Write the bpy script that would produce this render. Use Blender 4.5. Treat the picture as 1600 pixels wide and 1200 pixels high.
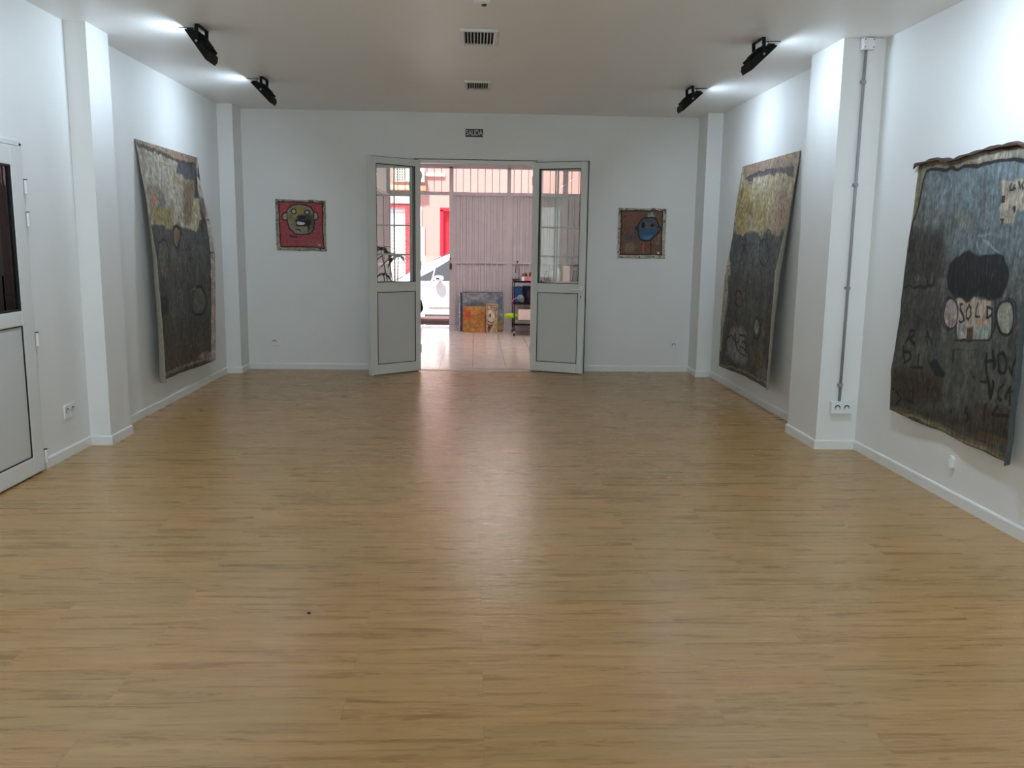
import bpy, bmesh, math, random
import numpy as np
from mathutils import Vector, Matrix
random.seed(7)
for o in list(bpy.data.objects): bpy.data.objects.remove(o, do_unlink=True)
S = bpy.context.scene
C = S.collection
PI = math.pi

# ------------------------------------------------------------------ light levels
SKY_STRENGTH = 2.2
SUN_STRENGTH = 16.0
EXPOSURE = 0.08
LAMP_POWER = 8.0
NEAR_LAMP_POWER = 16.5
REAR_FILL_POWER = 85.0  # strength of the added fill light behind the viewer
HALL_FILL_POWER = 42.0  # strength of the added hall fill light
LAMP_RGB = (0.64, 0.81, 1.0)
FLOOR_RGB = (175, 138, 89)
GAIN_L = 0.95; GAIN_R = 0.98; GAIN_B = 0.85; GAIN_S = 1.5; GAIN_E = 1.05

# ------------------------------------------------------------------ camera
cd = bpy.data.cameras.new('camera'); cam = bpy.data.objects.new('camera', cd); C.objects.link(cam)
cd.sensor_fit = 'HORIZONTAL'; cd.sensor_width = 36.0; cd.lens = 1345.36/1600*36.0
cd.clip_start = 0.05; cd.clip_end = 200
fw = Vector((0.04471644, 0.98582888, -0.16168445)); rt = Vector((0.9989789, -0.0430812, 0.01360735)); up = Vector((-0.00644896, 0.16212782, 0.98674869))
M = Matrix((rt, up, -fw)).transposed().to_4x4(); M.translation = Vector((0, 0, 1.5282))
cam.matrix_world = M
S.camera = cam

# ------------------------------------------------------------------ world, sun, exposure
W = bpy.data.worlds.new('sky'); S.world = W; W.use_nodes = True
bg = W.node_tree.nodes['Background']; bg.inputs[0].default_value = (0.62, 0.78, 1.0, 1); bg.inputs[1].default_value = SKY_STRENGTH
sd = bpy.data.lights.new('sun', 'SUN'); sd.energy = SUN_STRENGTH; sd.angle = 0.05; sd.color = (1.0, 0.95, 0.88)
sun = bpy.data.objects.new('sun', sd); C.objects.link(sun)
sun.rotation_euler = Vector((0.20, 0.45, -0.95)).to_track_quat('-Z', 'Y').to_euler()
def area(name, loc, rot, sx, sy, power, col):
    ld = bpy.data.lights.new(name, 'AREA'); ld.shape = 'RECTANGLE'; ld.size = sx; ld.size_y = sy; ld.energy = power; ld.color = col
    lo = bpy.data.objects.new(name, ld); C.objects.link(lo); lo.location = loc; lo.rotation_euler = rot; return lo
# added fill lights behind the viewer, on the hall ceiling and in the storeroom
area('rear_fill_light', (0.04, -3.30, 1.55), (math.radians(90), 0, 0), 4.6, 1.9, REAR_FILL_POWER, (1.0, 0.965, 0.90))
area('hall_fill_light', (0.4, 12.8, 2.875), (0, 0, 0), 1.15, 0.55, HALL_FILL_POWER, (1.0, 0.93, 0.92))
area('storeroom_fill_light', (-4.1, 5.6, 2.56), (0, 0, 0), 0.5, 0.2, 9.0, (0.85, 0.93, 1.0))
S.view_settings.view_transform = 'Standard'; S.view_settings.look = 'None'
S.view_settings.exposure = EXPOSURE; S.view_settings.gamma = 1.0; S.view_settings.use_curve_mapping = False

# ------------------------------------------------------------------ helpers
def lin(c):
    r = []
    for v in c:
        v = v/255.0
        r.append(v/12.92 if v <= 0.04045 else ((v+0.055)/1.055)**2.4)
    return tuple(r)

_mats = {}
def mat(name, srgb, rough=0.5, metal=0.0, var=0.04, nscale=8.0, bump=0.0, bscale=60.0, emit=0.0, spec=0.5):
    if name in _mats: return _mats[name]
    m = bpy.data.materials.new(name); m.use_nodes = True; nt = m.node_tree; N = nt.nodes; L = nt.links
    b = N['Principled BSDF']; b.inputs['Roughness'].default_value = rough; b.inputs['Metallic'].default_value = metal
    b.inputs['Specular IOR Level'].default_value = spec
    c = lin(srgb)
    tc = N.new('ShaderNodeTexCoord'); nz = N.new('ShaderNodeTexNoise'); nz.inputs['Scale'].default_value = nscale; nz.inputs['Detail'].default_value = 4
    L.new(tc.outputs['Object'], nz.inputs['Vector'])
    cr = N.new('ShaderNodeValToRGB')
    cr.color_ramp.elements[0].position = 0.3; cr.color_ramp.elements[1].position = 0.7
    cr.color_ramp.elements[0].color = tuple(v*(1-var) for v in c)+(1,)
    cr.color_ramp.elements[1].color = tuple(min(1, v*(1+var)) for v in c)+(1,)
    L.new(nz.outputs['Fac'], cr.inputs['Fac']); L.new(cr.outputs['Color'], b.inputs['Base Color'])
    if bump > 0:
        n2 = N.new('ShaderNodeTexNoise'); n2.inputs['Scale'].default_value = bscale; n2.inputs['Detail'].default_value = 3
        L.new(tc.outputs['Object'], n2.inputs['Vector'])
        bp = N.new('ShaderNodeBump'); bp.inputs['Strength'].default_value = bump; bp.inputs['Distance'].default_value = 0.01
        L.new(n2.outputs['Fac'], bp.inputs['Height']); L.new(bp.outputs['Normal'], b.inputs['Normal'])
    if emit > 0:
        b.inputs['Emission Color'].default_value = c+(1,); b.inputs['Emission Strength'].default_value = emit
    _mats[name] = m
    return m

def glass_mat(name, tint=(0.93, 0.96, 0.95), refl=1.0, rough=0.0):
    if name in _mats: return _mats[name]
    m = bpy.data.materials.new(name); m.use_nodes = True; nt = m.node_tree; N = nt.nodes; L = nt.links
    N.clear(); out = N.new('ShaderNodeOutputMaterial'); t = N.new('ShaderNodeBsdfTransparent'); t.inputs[0].default_value = tint+(1,)
    g = N.new('ShaderNodeBsdfGlossy'); g.inputs['Roughness'].default_value = rough; g.inputs[0].default_value = (1, 1, 1, 1)
    f = N.new('ShaderNodeFresnel'); f.inputs[0].default_value = 1.45
    mu = N.new('ShaderNodeMath'); mu.operation = 'MULTIPLY'; mu.inputs[1].default_value = refl; L.new(f.outputs[0], mu.inputs[0])
    mx = N.new('ShaderNodeMixShader'); L.new(mu.outputs[0], mx.inputs[0]); L.new(t.outputs[0], mx.inputs[1]); L.new(g.outputs[0], mx.inputs[2])
    L.new(mx.outputs[0], out.inputs[0]); _mats[name] = m
    return m

class MB:
    """collects shapes into one mesh"""
    def __init__(s): s.bm = bmesh.new()
    def box(s, x0, x1, y0, y1, z0, z1, M=None):
        vs = [s.bm.verts.new(Vector(p) if M is None else M @ Vector(p)) for p in
              [(x0,y0,z0),(x1,y0,z0),(x1,y1,z0),(x0,y1,z0),(x0,y0,z1),(x1,y0,z1),(x1,y1,z1),(x0,y1,z1)]]
        for f in [(0,3,2,1),(4,5,6,7),(0,1,5,4),(1,2,6,5),(2,3,7,6),(3,0,4,7)]: s.bm.faces.new([vs[i] for i in f])
        return s
    def prism(s, pts, axis, a, b):
        """2D outline extruded along axis (0,1,2) from a to b"""
        def P(p, t):
            if axis == 0: return (t, p[0], p[1])
            if axis == 1: return (p[0], t, p[1])
            return (p[0], p[1], t)
        A = [s.bm.verts.new(P(p, a)) for p in pts]; B = [s.bm.verts.new(P(p, b)) for p in pts]; n = len(pts)
        s.bm.faces.new(A); s.bm.faces.new(B[::-1])
        for i in range(n): s.bm.faces.new([A[i], B[i], B[(i+1) % n], A[(i+1) % n]])
        return s
    def cyl(s, p0, p1, r0, r1=None, n=16, caps=True):
        r1 = r0 if r1 is None else r1
        p0 = Vector(p0); p1 = Vector(p1); d = (p1-p0).normalized(); q = d.to_track_quat('Z', 'Y')
        A = [s.bm.verts.new(p0+q @ Vector((r0*math.cos(2*PI*i/n), r0*math.sin(2*PI*i/n), 0))) for i in range(n)]
        B = [s.bm.verts.new(p1+q @ Vector((r1*math.cos(2*PI*i/n), r1*math.sin(2*PI*i/n), 0))) for i in range(n)]
        for i in range(n): s.bm.faces.new([A[i], A[(i+1) % n], B[(i+1) % n], B[i]])
        if caps: s.bm.faces.new(A[::-1]); s.bm.faces.new(B)
        return s
    def tube(s, pts, r, n=8):
        pts = [Vector(p) for p in pts]; rings = []
        for i, p in enumerate(pts):
            d = (pts[min(i+1, len(pts)-1)]-pts[max(i-1, 0)]).normalized(); q = d.to_track_quat('Z', 'Y')
            rr = r[i] if isinstance(r, (list, tuple)) else r
            rings.append([s.bm.verts.new(p+q @ Vector((rr*math.cos(2*PI*k/n), rr*math.sin(2*PI*k/n), 0))) for k in range(n)])
        for a, b in zip(rings, rings[1:]):
            for k in range(n): s.bm.faces.new([a[k], a[(k+1) % n], b[(k+1) % n], b[k]])
        s.bm.faces.new(rings[0][::-1]); s.bm.faces.new(rings[-1]); return s
    def lathe(s, prof, c=(0, 0, 0), n=20):
        rings = []
        for r, z in prof:
            rings.append([s.bm.verts.new((c[0]+r*math.cos(2*PI*k/n), c[1]+r*math.sin(2*PI*k/n), c[2]+z)) for k in range(n)])
        for a, b in zip(rings, rings[1:]):
            for k in range(n): s.bm.faces.new([a[k], a[(k+1) % n], b[(k+1) % n], b[k]])
        s.bm.faces.new(rings[0][::-1]); s.bm.faces.new(rings[-1]); return s
    def blob(s, c, r, amp=0.15, seed=0, sub=3, M=None):
        t = bmesh.new(); bmesh.ops.create_icosphere(t, subdivisions=sub, radius=1)
        rnd = random.Random(seed); ph = [rnd.uniform(0, 6) for _ in range(6)]
        mp = {}
        for v in t.verts:
            k = 1+amp*(math.sin(3*v.co.x+ph[0]+2*v.co.y)+math.sin(4*v.co.y+ph[1])*math.cos(3*v.co.z+ph[2]))
            p = Vector((c[0]+v.co.x*r[0]*k, c[1]+v.co.y*r[1]*k, c[2]+v.co.z*r[2]*k)); mp[v.index] = s.bm.verts.new(p)
        for f in t.faces: s.bm.faces.new([mp[v.index] for v in f.verts])
        t.free(); return s

def link(name, me, parent):
    o = bpy.data.objects.new(name, me); C.objects.link(o)
    if parent: o.parent = parent
    return o

def base_shift(bm):
    xs = [v.co for v in bm.verts]
    lo = Vector((min(v.x for v in xs), min(v.y for v in xs), min(v.z for v in xs))); hi = Vector((max(v.x for v in xs), max(v.y for v in xs), max(v.z for v in xs)))
    c = Vector(((lo.x+hi.x)/2, (lo.y+hi.y)/2, lo.z)); return c

def obj(name, mb, material, parent=None, bevel=0.0, smooth=False, local=False):
    """link ONE mesh object; the shapes are given in world metres unless local"""
    bm = mb.bm if isinstance(mb, MB) else mb
    bmesh.ops.recalc_face_normals(bm, faces=bm.faces)
    loc = None
    if parent is None:
        loc = base_shift(bm)
        for v in bm.verts: v.co -= loc
    elif not local:
        off = world_loc(parent)
        for v in bm.verts: v.co -= off
    me = bpy.data.meshes.new(name); bm.to_mesh(me); bm.free()
    for m in (material if isinstance(material, (list, tuple)) else [material]): me.materials.append(m)
    if smooth:
        for p in me.polygons: p.use_smooth = True
    o = link(name, me, parent)
    if loc is not None: o.location = loc
    if bevel > 0:
        b = o.modifiers.new('bevel', 'BEVEL'); b.width = bevel; b.segments = 2; b.limit_method = 'ANGLE'; b.harden_normals = False
    return o

def pieces(name, mb, material, parent, bevel=0.0, local=False):
    """every unconnected piece of the builder becomes an object of its own"""
    bm = mb.bm; seen = set(); out = []
    bm.verts.ensure_lookup_table()
    for v in bm.verts:
        if v in seen: continue
        st = [v]; comp = []
        seen.add(v)
        while st:
            a = st.pop(); comp.append(a)
            for e_ in a.link_edges:
                o_ = e_.other_vert(a)
                if o_ not in seen: seen.add(o_); st.append(o_)
        nb = bmesh.new(); mp = {a: nb.verts.new(a.co) for a in comp}
        for f in {f for a in comp for f in a.link_faces}: nb.faces.new([mp[a] for a in f.verts])
        out.append(obj(name, nb, material, parent, bevel, False, local))
    bm.free(); return out

def world_loc(o):
    v = Vector((0, 0, 0))
    while o is not None: v += o.location; o = o.parent
    return v

def tag(o, label, cat, group=None, kind=None):
    if label: o['label'] = label
    if cat: o['category'] = cat
    if group: o['group'] = group
    if kind: o['kind'] = kind
    return o
def thing(name, loc, label, cat, group=None, rot=None, kind=None):
    o = bpy.data.objects.new(name, None); C.objects.link(o); o.location = loc; o.empty_display_size = 0.1
    if rot: o.rotation_euler = rot
    return tag(o, label, cat, group, kind)
def struct(name, mb, material, label=None, bevel=0.0, cat=None):
    o = obj(name, mb, material, None, bevel); o['kind'] = 'structure'
    o['label'] = label or name.replace('_', ' '); o['category'] = cat or name.split('_')[0]
    return o
# ------------------------------------------------------------------ materials
M_wall = mat('white_wall_paint', (231, 231, 227), 0.55, var=0.012, nscale=2.5, bump=0.06, bscale=90)
M_ceil = mat('white_ceiling_paint', (242, 240, 236), 0.42, var=0.012, nscale=1.2, bump=0.04, bscale=60)
M_base = mat('white_lacquered_skirting', (232, 232, 228), 0.28, var=0.01)
M_alu = mat('white_lacquered_aluminium', (220, 222, 217), 0.32, var=0.01, nscale=3)
M_pan = mat('white_door_panel', (206, 208, 204), 0.38, var=0.01, nscale=3)
M_gask = mat('black_rubber_gasket', (14, 14, 14), 0.6)
M_black = mat('black_painted_metal', (5, 5, 5), 0.6, spec=0.25)
M_plast = mat('white_plastic', (232, 232, 230), 0.3, var=0.01)
M_hole = mat('dark_socket_recess', (70, 68, 66), 0.6)
M_dark = mat('dark_void', (10, 10, 10), 0.9)
M_glass = glass_mat('clear_window_glass')
M_steel = mat('brushed_steel', (170, 170, 168), 0.3, metal=1.0)

def floor_mat():
    m = bpy.data.materials.new('light_oak_laminate'); m.use_nodes = True; N = m.node_tree.nodes; L = m.node_tree.links
    b = N['Principled BSDF']
    tc = N.new('ShaderNodeTexCoord')
    br = N.new('ShaderNodeTexBrick'); L.new(tc.outputs['Object'], br.inputs['Vector'])
    br.offset = 0.37; br.offset_frequency = 2
    br.inputs['Scale'].default_value = 1.0; br.inputs['Brick Width'].default_value = 1.25; br.inputs['Row Height'].default_value = 0.19
    br.inputs['Mortar Size'].default_value = 0.0012; br.inputs['Mortar Smooth'].default_value = 0.5; br.inputs['Bias'].default_value = 0.0
    br.inputs['Color1'].default_value = (0, 0, 0, 1); br.inputs['Color2'].default_value = (1, 1, 1, 1); br.inputs['Mortar'].default_value = (0.5, 0.5, 0.5, 1)
    # per plank offset of the grain
    sep = N.new('ShaderNodeSeparateXYZ'); L.new(tc.outputs['Object'], sep.inputs[0])
    cb = N.new('ShaderNodeCombineXYZ')
    ad = N.new('ShaderNodeMath'); ad.operation = 'MULTIPLY_ADD'; L.new(br.outputs['Color'], ad.inputs[0]); ad.inputs[1].default_value = 37.0; L.new(sep.outputs[0], ad.inputs[2])
    L.new(ad.outputs[0], cb.inputs[0]); L.new(sep.outputs[1], cb.inputs[1]); L.new(br.outputs['Color'], cb.inputs[2])
    mp = N.new('ShaderNodeMapping'); mp.inputs['Scale'].default_value = (1.6, 22, 3); L.new(cb.outputs[0], mp.inputs['Vector'])
    n1 = N.new('ShaderNodeTexNoise'); n1.inputs['Scale'].default_value = 1.0; n1.inputs['Detail'].default_value = 6; n1.inputs['Roughness'].default_value = 0.62; n1.inputs['Distortion'].default_value = 0.6
    L.new(mp.outputs[0], n1.inputs['Vector'])
    mp2 = N.new('ShaderNodeMapping'); mp2.inputs['Scale'].default_value = (9, 50, 3); L.new(cb.outputs[0], mp2.inputs['Vector'])
    n2 = N.new('ShaderNodeTexNoise'); n2.inputs['Scale'].default_value = 1.0; n2.inputs['Detail'].default_value = 5; L.new(mp2.outputs[0], n2.inputs['Vector'])
    cr = N.new('ShaderNodeValToRGB'); e = cr.color_ramp.elements
    base = FLOOR_RGB
    def sc(c, k): return tuple(v*k for v in lin(c))+(1,)
    e[0].position = 0.25; e[0].color = sc((base[0]-44, base[1]-44, base[2]-38), 1)
    e[1].position = 0.70; e[1].color = sc((base[0]+13, base[1]+12, base[2]+11), 1)
    k = e.new(0.42); k.color = sc((base[0]-7, base[1]-7, base[2]-6), 1)
    L.new(n1.outputs['Fac'], cr.inputs['Fac'])
    # dark short knots
    r2 = N.new('ShaderNodeValToRGB'); r2.color_ramp.elements[0].position = 0.30; r2.color_ramp.elements[0].color = (0.76, 0.73, 0.69, 1)
    r2.color_ramp.elements[1].position = 0.42; r2.color_ramp.elements[1].color = (1, 1, 1, 1); L.new(n2.outputs['Fac'], r2.inputs['Fac'])
    mx = N.new('ShaderNodeMix'); mx.data_type = 'RGBA'; mx.blend_type = 'MULTIPLY'; mx.inputs[0].default_value = 1
    L.new(cr.outputs[0], mx.inputs[6]); L.new(r2.outputs[0], mx.inputs[7])
    # plank to plank tone: warm / greenish
    r3 = N.new('ShaderNodeValToRGB'); r3.color_ramp.elements[0].color = (0.94, 0.975, 0.96, 1); r3.color_ramp.elements[1].color = (1.04, 1.0, 0.98, 1); L.new(br.outputs['Color'], r3.inputs['Fac'])
    mx2 = N.new('ShaderNodeMix'); mx2.data_type = 'RGBA'; mx2.blend_type = 'MULTIPLY'; mx2.inputs[0].default_value = 1
    L.new(mx.outputs[2], mx2.inputs[6]); L.new(r3.outputs[0], mx2.inputs[7])
    # seams
    mx3 = N.new('ShaderNodeMix'); mx3.data_type = 'RGBA'; mx3.blend_type = 'MULTIPLY'
    sm = N.new('ShaderNodeMath'); sm.operation = 'MULTIPLY'; sm.inputs[1].default_value = 0.35; L.new(br.outputs['Fac'], sm.inputs[0]); L.new(sm.outputs[0], mx3.inputs[0])
    L.new(mx2.outputs[2], mx3.inputs[6]); mx3.inputs[7].default_value = (0.45, 0.42, 0.38, 1)
    L.new(mx3.outputs[2], b.inputs['Base Color'])
    mr = N.new('ShaderNodeMapRange'); mr.inputs['To Min'].default_value = 0.21; mr.inputs['To Max'].default_value = 0.36; L.new(n1.outputs['Fac'], mr.inputs['Value'])
    L.new(mr.outputs[0], b.inputs['Roughness'])
    b.inputs['Specular IOR Level'].default_value = 0.42
    bp = N.new('ShaderNodeBump'); bp.inputs['Strength'].default_value = 0.5; bp.inputs['Distance'].default_value = 0.003
    L.new(n2.outputs['Fac'], bp.inputs['Height']); L.new(bp.outputs[0], b.inputs['Normal'])
    return m

def tile_mat(name, c1, c2, mortar, size, rough=0.3, row=None):
    m = bpy.data.materials.new(name); m.use_nodes = True; N = m.node_tree.nodes; L = m.node_tree.links
    b = N['Principled BSDF']; tc = N.new('ShaderNodeTexCoord'); br = N.new('ShaderNodeTexBrick'); L.new(tc.outputs['Object'], br.inputs['Vector'])
    br.offset = 0; br.inputs['Scale'].default_value = 1; br.inputs['Brick Width'].default_value = size; br.inputs['Row Height'].default_value = row or size
    br.inputs['Mortar Size'].default_value = 0.004
    br.inputs['Color1'].default_value = lin(c1)+(1,); br.inputs['Color2'].default_value = lin(c2)+(1,); br.inputs['Mortar'].default_value = lin(mortar)+(1,)
    nz = N.new('ShaderNodeTexNoise'); nz.inputs['Scale'].default_value = 9; nz.inputs['Detail'].default_value = 6; L.new(tc.outputs['Object'], nz.inputs['Vector'])
    r = N.new('ShaderNodeValToRGB'); r.color_ramp.elements[0].color = (0.86, 0.83, 0.82, 1); r.color_ramp.elements[0].position = .3; r.color_ramp.elements[1].position = .62
    L.new(nz.outputs['Fac'], r.inputs['Fac'])
    mx = N.new('ShaderNodeMix'); mx.data_type = 'RGBA'; mx.blend_type = 'MULTIPLY'; mx.inputs[0].default_value = 1
    L.new(br.outputs['Color'], mx.inputs[6]); L.new(r.outputs[0], mx.inputs[7]); L.new(mx.outputs[2], b.inputs['Base Color'])
    b.inputs['Roughness'].default_value = rough
    return m

# ------------------------------------------------------------------ room shell
D = 10.326; H = 3.0; YB = -3.0
XL = -2.847; XC0 = -2.696; XLC = -2.678          # left wall, left pillar face, corner pillar face
XRN = 2.925; XR = 2.792; XP = 2.619
LP = (6.395, 6.766); RP = (6.331, 6.928); LCY = 9.977; RCY = 9.934
WT = 0.14
struct('floor', MB().box(XL-0.1, XRN+0.1, YB-0.1, D+WT, -0.1, 0), floor_mat(), 'light oak laminate floor of the gallery room')
# ceiling plus roof slab that shades the inside
struct('ceiling', MB().box(XL-0.3, XRN+0.3, YB-0.2, D+WT, H, H+0.3), M_ceil, 'plain white ceiling of the gallery room')
# left wall: two runs with the pillar between, door hole y 4.75..5.60
lw = MB()
DY0, DY1, DZ = 4.62, 5.625, 2.06
lw.box(XL-0.16, XL, YB, DY0, 0, H); lw.box(XL-0.16, XL, DY0, DY1, DZ, H)
lw.prism([(XL-0.16, DY1), (XL, DY1), (XL, LP[0]), (XC0, LP[0]), (XC0, LP[1]), (XL, LP[1]), (XL, LCY), (XLC, LCY), (XLC, D), (XL-0.16, D)], 2, 0, H)
struct('wall_left', lw, M_wall, 'white left wall with projecting pillars')
rw = MB().prism([(XRN+0.16, YB), (XRN, YB), (XRN, RP[0]), (XP, RP[0]), (XP, RP[1]), (XR, RP[1]), (XR, RCY), (2.617, RCY), (2.617, D), (XRN+0.16, D)], 2, 0, H)
struct('wall_right', rw, M_wall, 'white right wall with projecting pillars')
# back wall with door opening and two side lights
OX0, OX1, OZ = -0.705, 0.725, 2.475
WZ0, WZ1 = 1.03, 2.40
SLX = (-1.185, -0.735); SRX = (0.765, 1.305)
bw = MB()
for x0, x1, z0, z1 in [(XL-0.16, SLX[0], 0, H), (SLX[0], SLX[1], 0, WZ0), (SLX[0], SLX[1], WZ1, H), (SLX[1], OX0, 0, H), (OX0, OX1, OZ, H),
                       (OX1, SRX[0], 0, H), (SRX[0], SRX[1], 0, WZ0), (SRX[0], SRX[1], WZ1, H), (SRX[1], XRN+0.16, 0, H)]:
    bw.box(x0, x1, D, D+WT, z0, z1)
bmesh.ops.remove_doubles(bw.bm, verts=bw.bm.verts, dist=1e-5)
struct('wall_back', bw, M_wall, 'white end wall holding the open double doors')
fwm = MB(); FX0, FX1, FZ0, FZ1 = -2.3, 2.38, 0.55, 2.55
for x0, x1, z0, z1 in [(XL-0.16, FX0, 0, H), (FX0, FX1, 0, FZ0), (FX0, FX1, FZ1, H), (FX1, XRN+0.16, 0, H)]: fwm.box(x0, x1, YB-0.15, YB, z0, z1)
bmesh.ops.remove_doubles(fwm.bm, verts=fwm.bm.verts, dist=1e-5)
struct('wall_front', fwm, M_wall, 'white wall behind the viewer with an added fill light opening')

# skirting boards with rounded top
def skirting(name, path, side, label):
    """path of wall line points; side +1 means the room lies to the left of travel"""
    bm = bmesh.new(); h = 0.072; t = 0.013
    pr = [(0, 0), (t, 0), (t, h-0.010), (t-0.004, h-0.002), (t-0.008, h), (0, h)]
    n = len(path); rings = []
    for i, p in enumerate(path):
        p = Vector(p); dirs = []
        if i > 0: dirs.append((p-Vector(path[i-1])).normalized())
        if i < n-1: dirs.append((Vector(path[i+1])-p).normalized())
        nn = [Vector((-d.y, d.x))*side for d in dirs]
        m = sum(nn, Vector((0, 0)))
        if len(nn) == 2: m = m/(1+nn[0].dot(nn[1]))
        rings.append([bm.verts.new((p.x+m.x*a, p.y+m.y*a, b)) for a, b in pr])
    for a, b in zip(rings, rings[1:]):
        for k in range(len(pr)): bm.faces.new([a[k], a[(k+1) % len(pr)], b[(k+1) % len(pr)], b[k]])
    bm.faces.new(rings[0]); bm.faces.new(rings[-1][::-1])
    struct(name, bm, M_base, label)
skirting('baseboard_left', [(XL, 5.70), (XL, LP[0]), (XC0, LP[0]), (XC0, LP[1]), (XL, LP[1]), (XL, LCY), (XLC, LCY), (XLC, D), (-1.05, D)], -1, 'white skirting board along the left wall')
skirting('baseboard_front', [(XL, YB), (XL, DY0-0.06)], -1, 'white skirting board before the left side door')
skirting('baseboard_right', [(1.15, D), (2.617, D), (2.617, RCY), (XR, RCY), (XR, RP[1]), (XP, RP[1]), (XP, RP[0]), (XRN, RP[0]), (XRN, YB)], -1, 'white skirting board along the right wall')

# frame round the opening, threshold
def frame_bars(x0, x1, y0, y1, z0, z1, w, bottom=False, mb=None):
    mb = mb or MB(); mb.box(x0, x0+w, y0, y1, z0, z1); mb.box(x1-w, x1, y0, y1, z0, z1); mb.box(x0+w, x1-w, y0, y1, z1-w, z1)
    if bottom: mb.box(x0+w, x1-w, y0, y1, z0, z0+w)
    return mb
struct('trim_1', frame_bars(OX0, OX1, D+0.002, D+0.09, 0, OZ, 0.042), M_alu, 'white aluminium frame of the double door opening', bevel=0.003, cat='door frame')
struct('trim_2', frame_bars(OX0-0.006, OX1+0.006, D+0.0, D+0.02, 0, OZ+0.007, 0.008), M_gask, 'black seal line round the double door opening', cat='door seal')
struct('trim_3', MB().box(OX0+0.042, OX1-0.042, D+0.0, D+WT, 0.0, 0.006), M_steel, 'metal threshold under the double doors', cat='threshold')

# side lights with glazing bars
def sidelight(name, X, vx, label):
    x0, x1 = X; w = 0.028
    f = frame_bars(x0, x1, D+0.02, D+0.08, WZ0, WZ1, w, True)
    o = struct(name, f, M_alu, label, cat='window'); base = o
    g = MB()
    for z in (2.06, 1.715, 1.376): g.box(x0+w, x1-w, D+0.035, D+0.062, z-0.009, z+0.009)
    for v in vx: g.box(v-0.008, v+0.008, D+0.036, D+0.061, WZ0+w, WZ1-w)
    gb = obj('glazing_bars', g, M_alu, base)
    obj('glass_pane', MB().box(x0+w, x1-w, D+0.046, D+0.051, WZ0+w, WZ1-w), M_glass, base)
sidelight('window_1', SLX, (-0.945,), 'white barred side window behind the left door leaf')
sidelight('window_2', SRX, (0.955, 0.985), 'white barred side window behind the right door leaf')

wf = MB(); fy0, fy1 = YB-0.11, YB-0.05
for a, c_ in ((FX0, FX0+0.05), (FX1-0.05, FX1), (-0.76, -0.71), (0.79, 0.84)): wf.box(a, c_, fy0, fy1, FZ0, FZ1)
wf.box(FX0+0.05, FX1-0.05, fy0, fy1, FZ0, FZ0+0.05); wf.box(FX0+0.05, FX1-0.05, fy0, fy1, FZ1-0.05, FZ1)
w3 = struct('fill_window', wf, M_alu, 'added unseen window for fill light behind the viewer', cat='window')  # unseen window, added as the opening for the rear fill light
obj('glass_pane', MB().box(FX0+0.05, FX1-0.05, YB-0.083, YB-0.078, FZ0+0.05, FZ1-0.05), M_glass, w3)

# ------------------------------------------------------------------ door leaves
def door_leaf(name, hinge, ang, width, side, label, height=2.455, handle=False, z_mid=(0.955, 1.065), st=0.075):
    """local x runs from the hinge to the free edge, local y is the thickness; the face towards the viewer is at -y*side"""
    e = thing(name, hinge, label, 'door', rot=(0, 0, ang), kind='structure'); T = 0.045
    z0 = 0.012; w = width
    fr = MB(); fr.box(0, st, 0, T, z0, height); fr.box(w-st, w, 0, T, z0, height); fr.box(st, w-st, 0, T, height-st, height)
    fr.box(st, w-st, 0, T, z_mid[0], z_mid[1]); fr.box(st, w-st, 0, T, z0, z0+0.115)
    obj('leaf_frame', fr, M_alu, e, bevel=0.004, local=True)
    for (a, b, za, zb) in [(st, w-st, z_mid[1], height-st), (st, w-st, z0+0.115, z_mid[0])]:
        for ya, yb in ((-0.0005, 0.012), (T-0.012, T+0.0005)):
            k = 0.0055; g = MB()
            g.box(a-0.001, a+k, ya, yb, za, zb); g.box(b-k, b+0.001, ya, yb, za, zb); g.box(a, b, ya, yb, za-0.001, za+k); g.box(a, b, ya, yb, zb-k, zb+0.001)
            obj('glazing_seal', g, M_gask, e, local=True)
    obj('lower_panel', MB().box(st, w-st, 0.008, T-0.008, z0+0.115, z_mid[0]), M_pan, e, local=True)
    obj('glass_pane', MB().box(st, w-st, 0.019, 0.025, z_mid[1], height-st), glass_mat('door_glass', (0.93, 0.95, 0.94), 0.5), e, local=True)
    yb = T if side > 0 else 0
    sl = MB(); a, b = (T, T+0.012) if side > 0 else (-0.012, 0)
    sl.box(0, 0.012, a, b, z0+0.005, height+0.006); sl.box(w-0.008, w+0.006, a, b, z0, height+0.007); sl.box(0, w+0.006, a, b, height-0.006, height+0.009)
    obj('edge_seal', sl, M_gask, e, local=True)
    hb = MB()
    for z in (0.22, 1.2, 2.2):
        hb.cyl((-0.012, T/2 if side > 0 else T/2, z), (-0.012, T/2, z+0.1), 0.011)
    pieces('hinge', hb, M_alu, e, local=True)
    return e
door1 = door_leaf('door_1', (-0.655, 10.268, 0), math.atan2(9.844-10.268, -1.182+0.655), 0.675, -1, 'left glazed door leaf swung open, no handle visible')
# a second profile strip on the meeting stile of the left leaf
obj('meeting_strip', MB().box(0.664, 0.690, -0.014, 0.05, 0.002, 2.467), M_alu, door1, bevel=0.003, local=True)
door2 = door_leaf('door_2', (0.683, 10.290, 0), math.atan2(10.054-10.325, 1.283-0.685), 0.655, 1, 'right glazed door leaf with lever handle, swung open')
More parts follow.
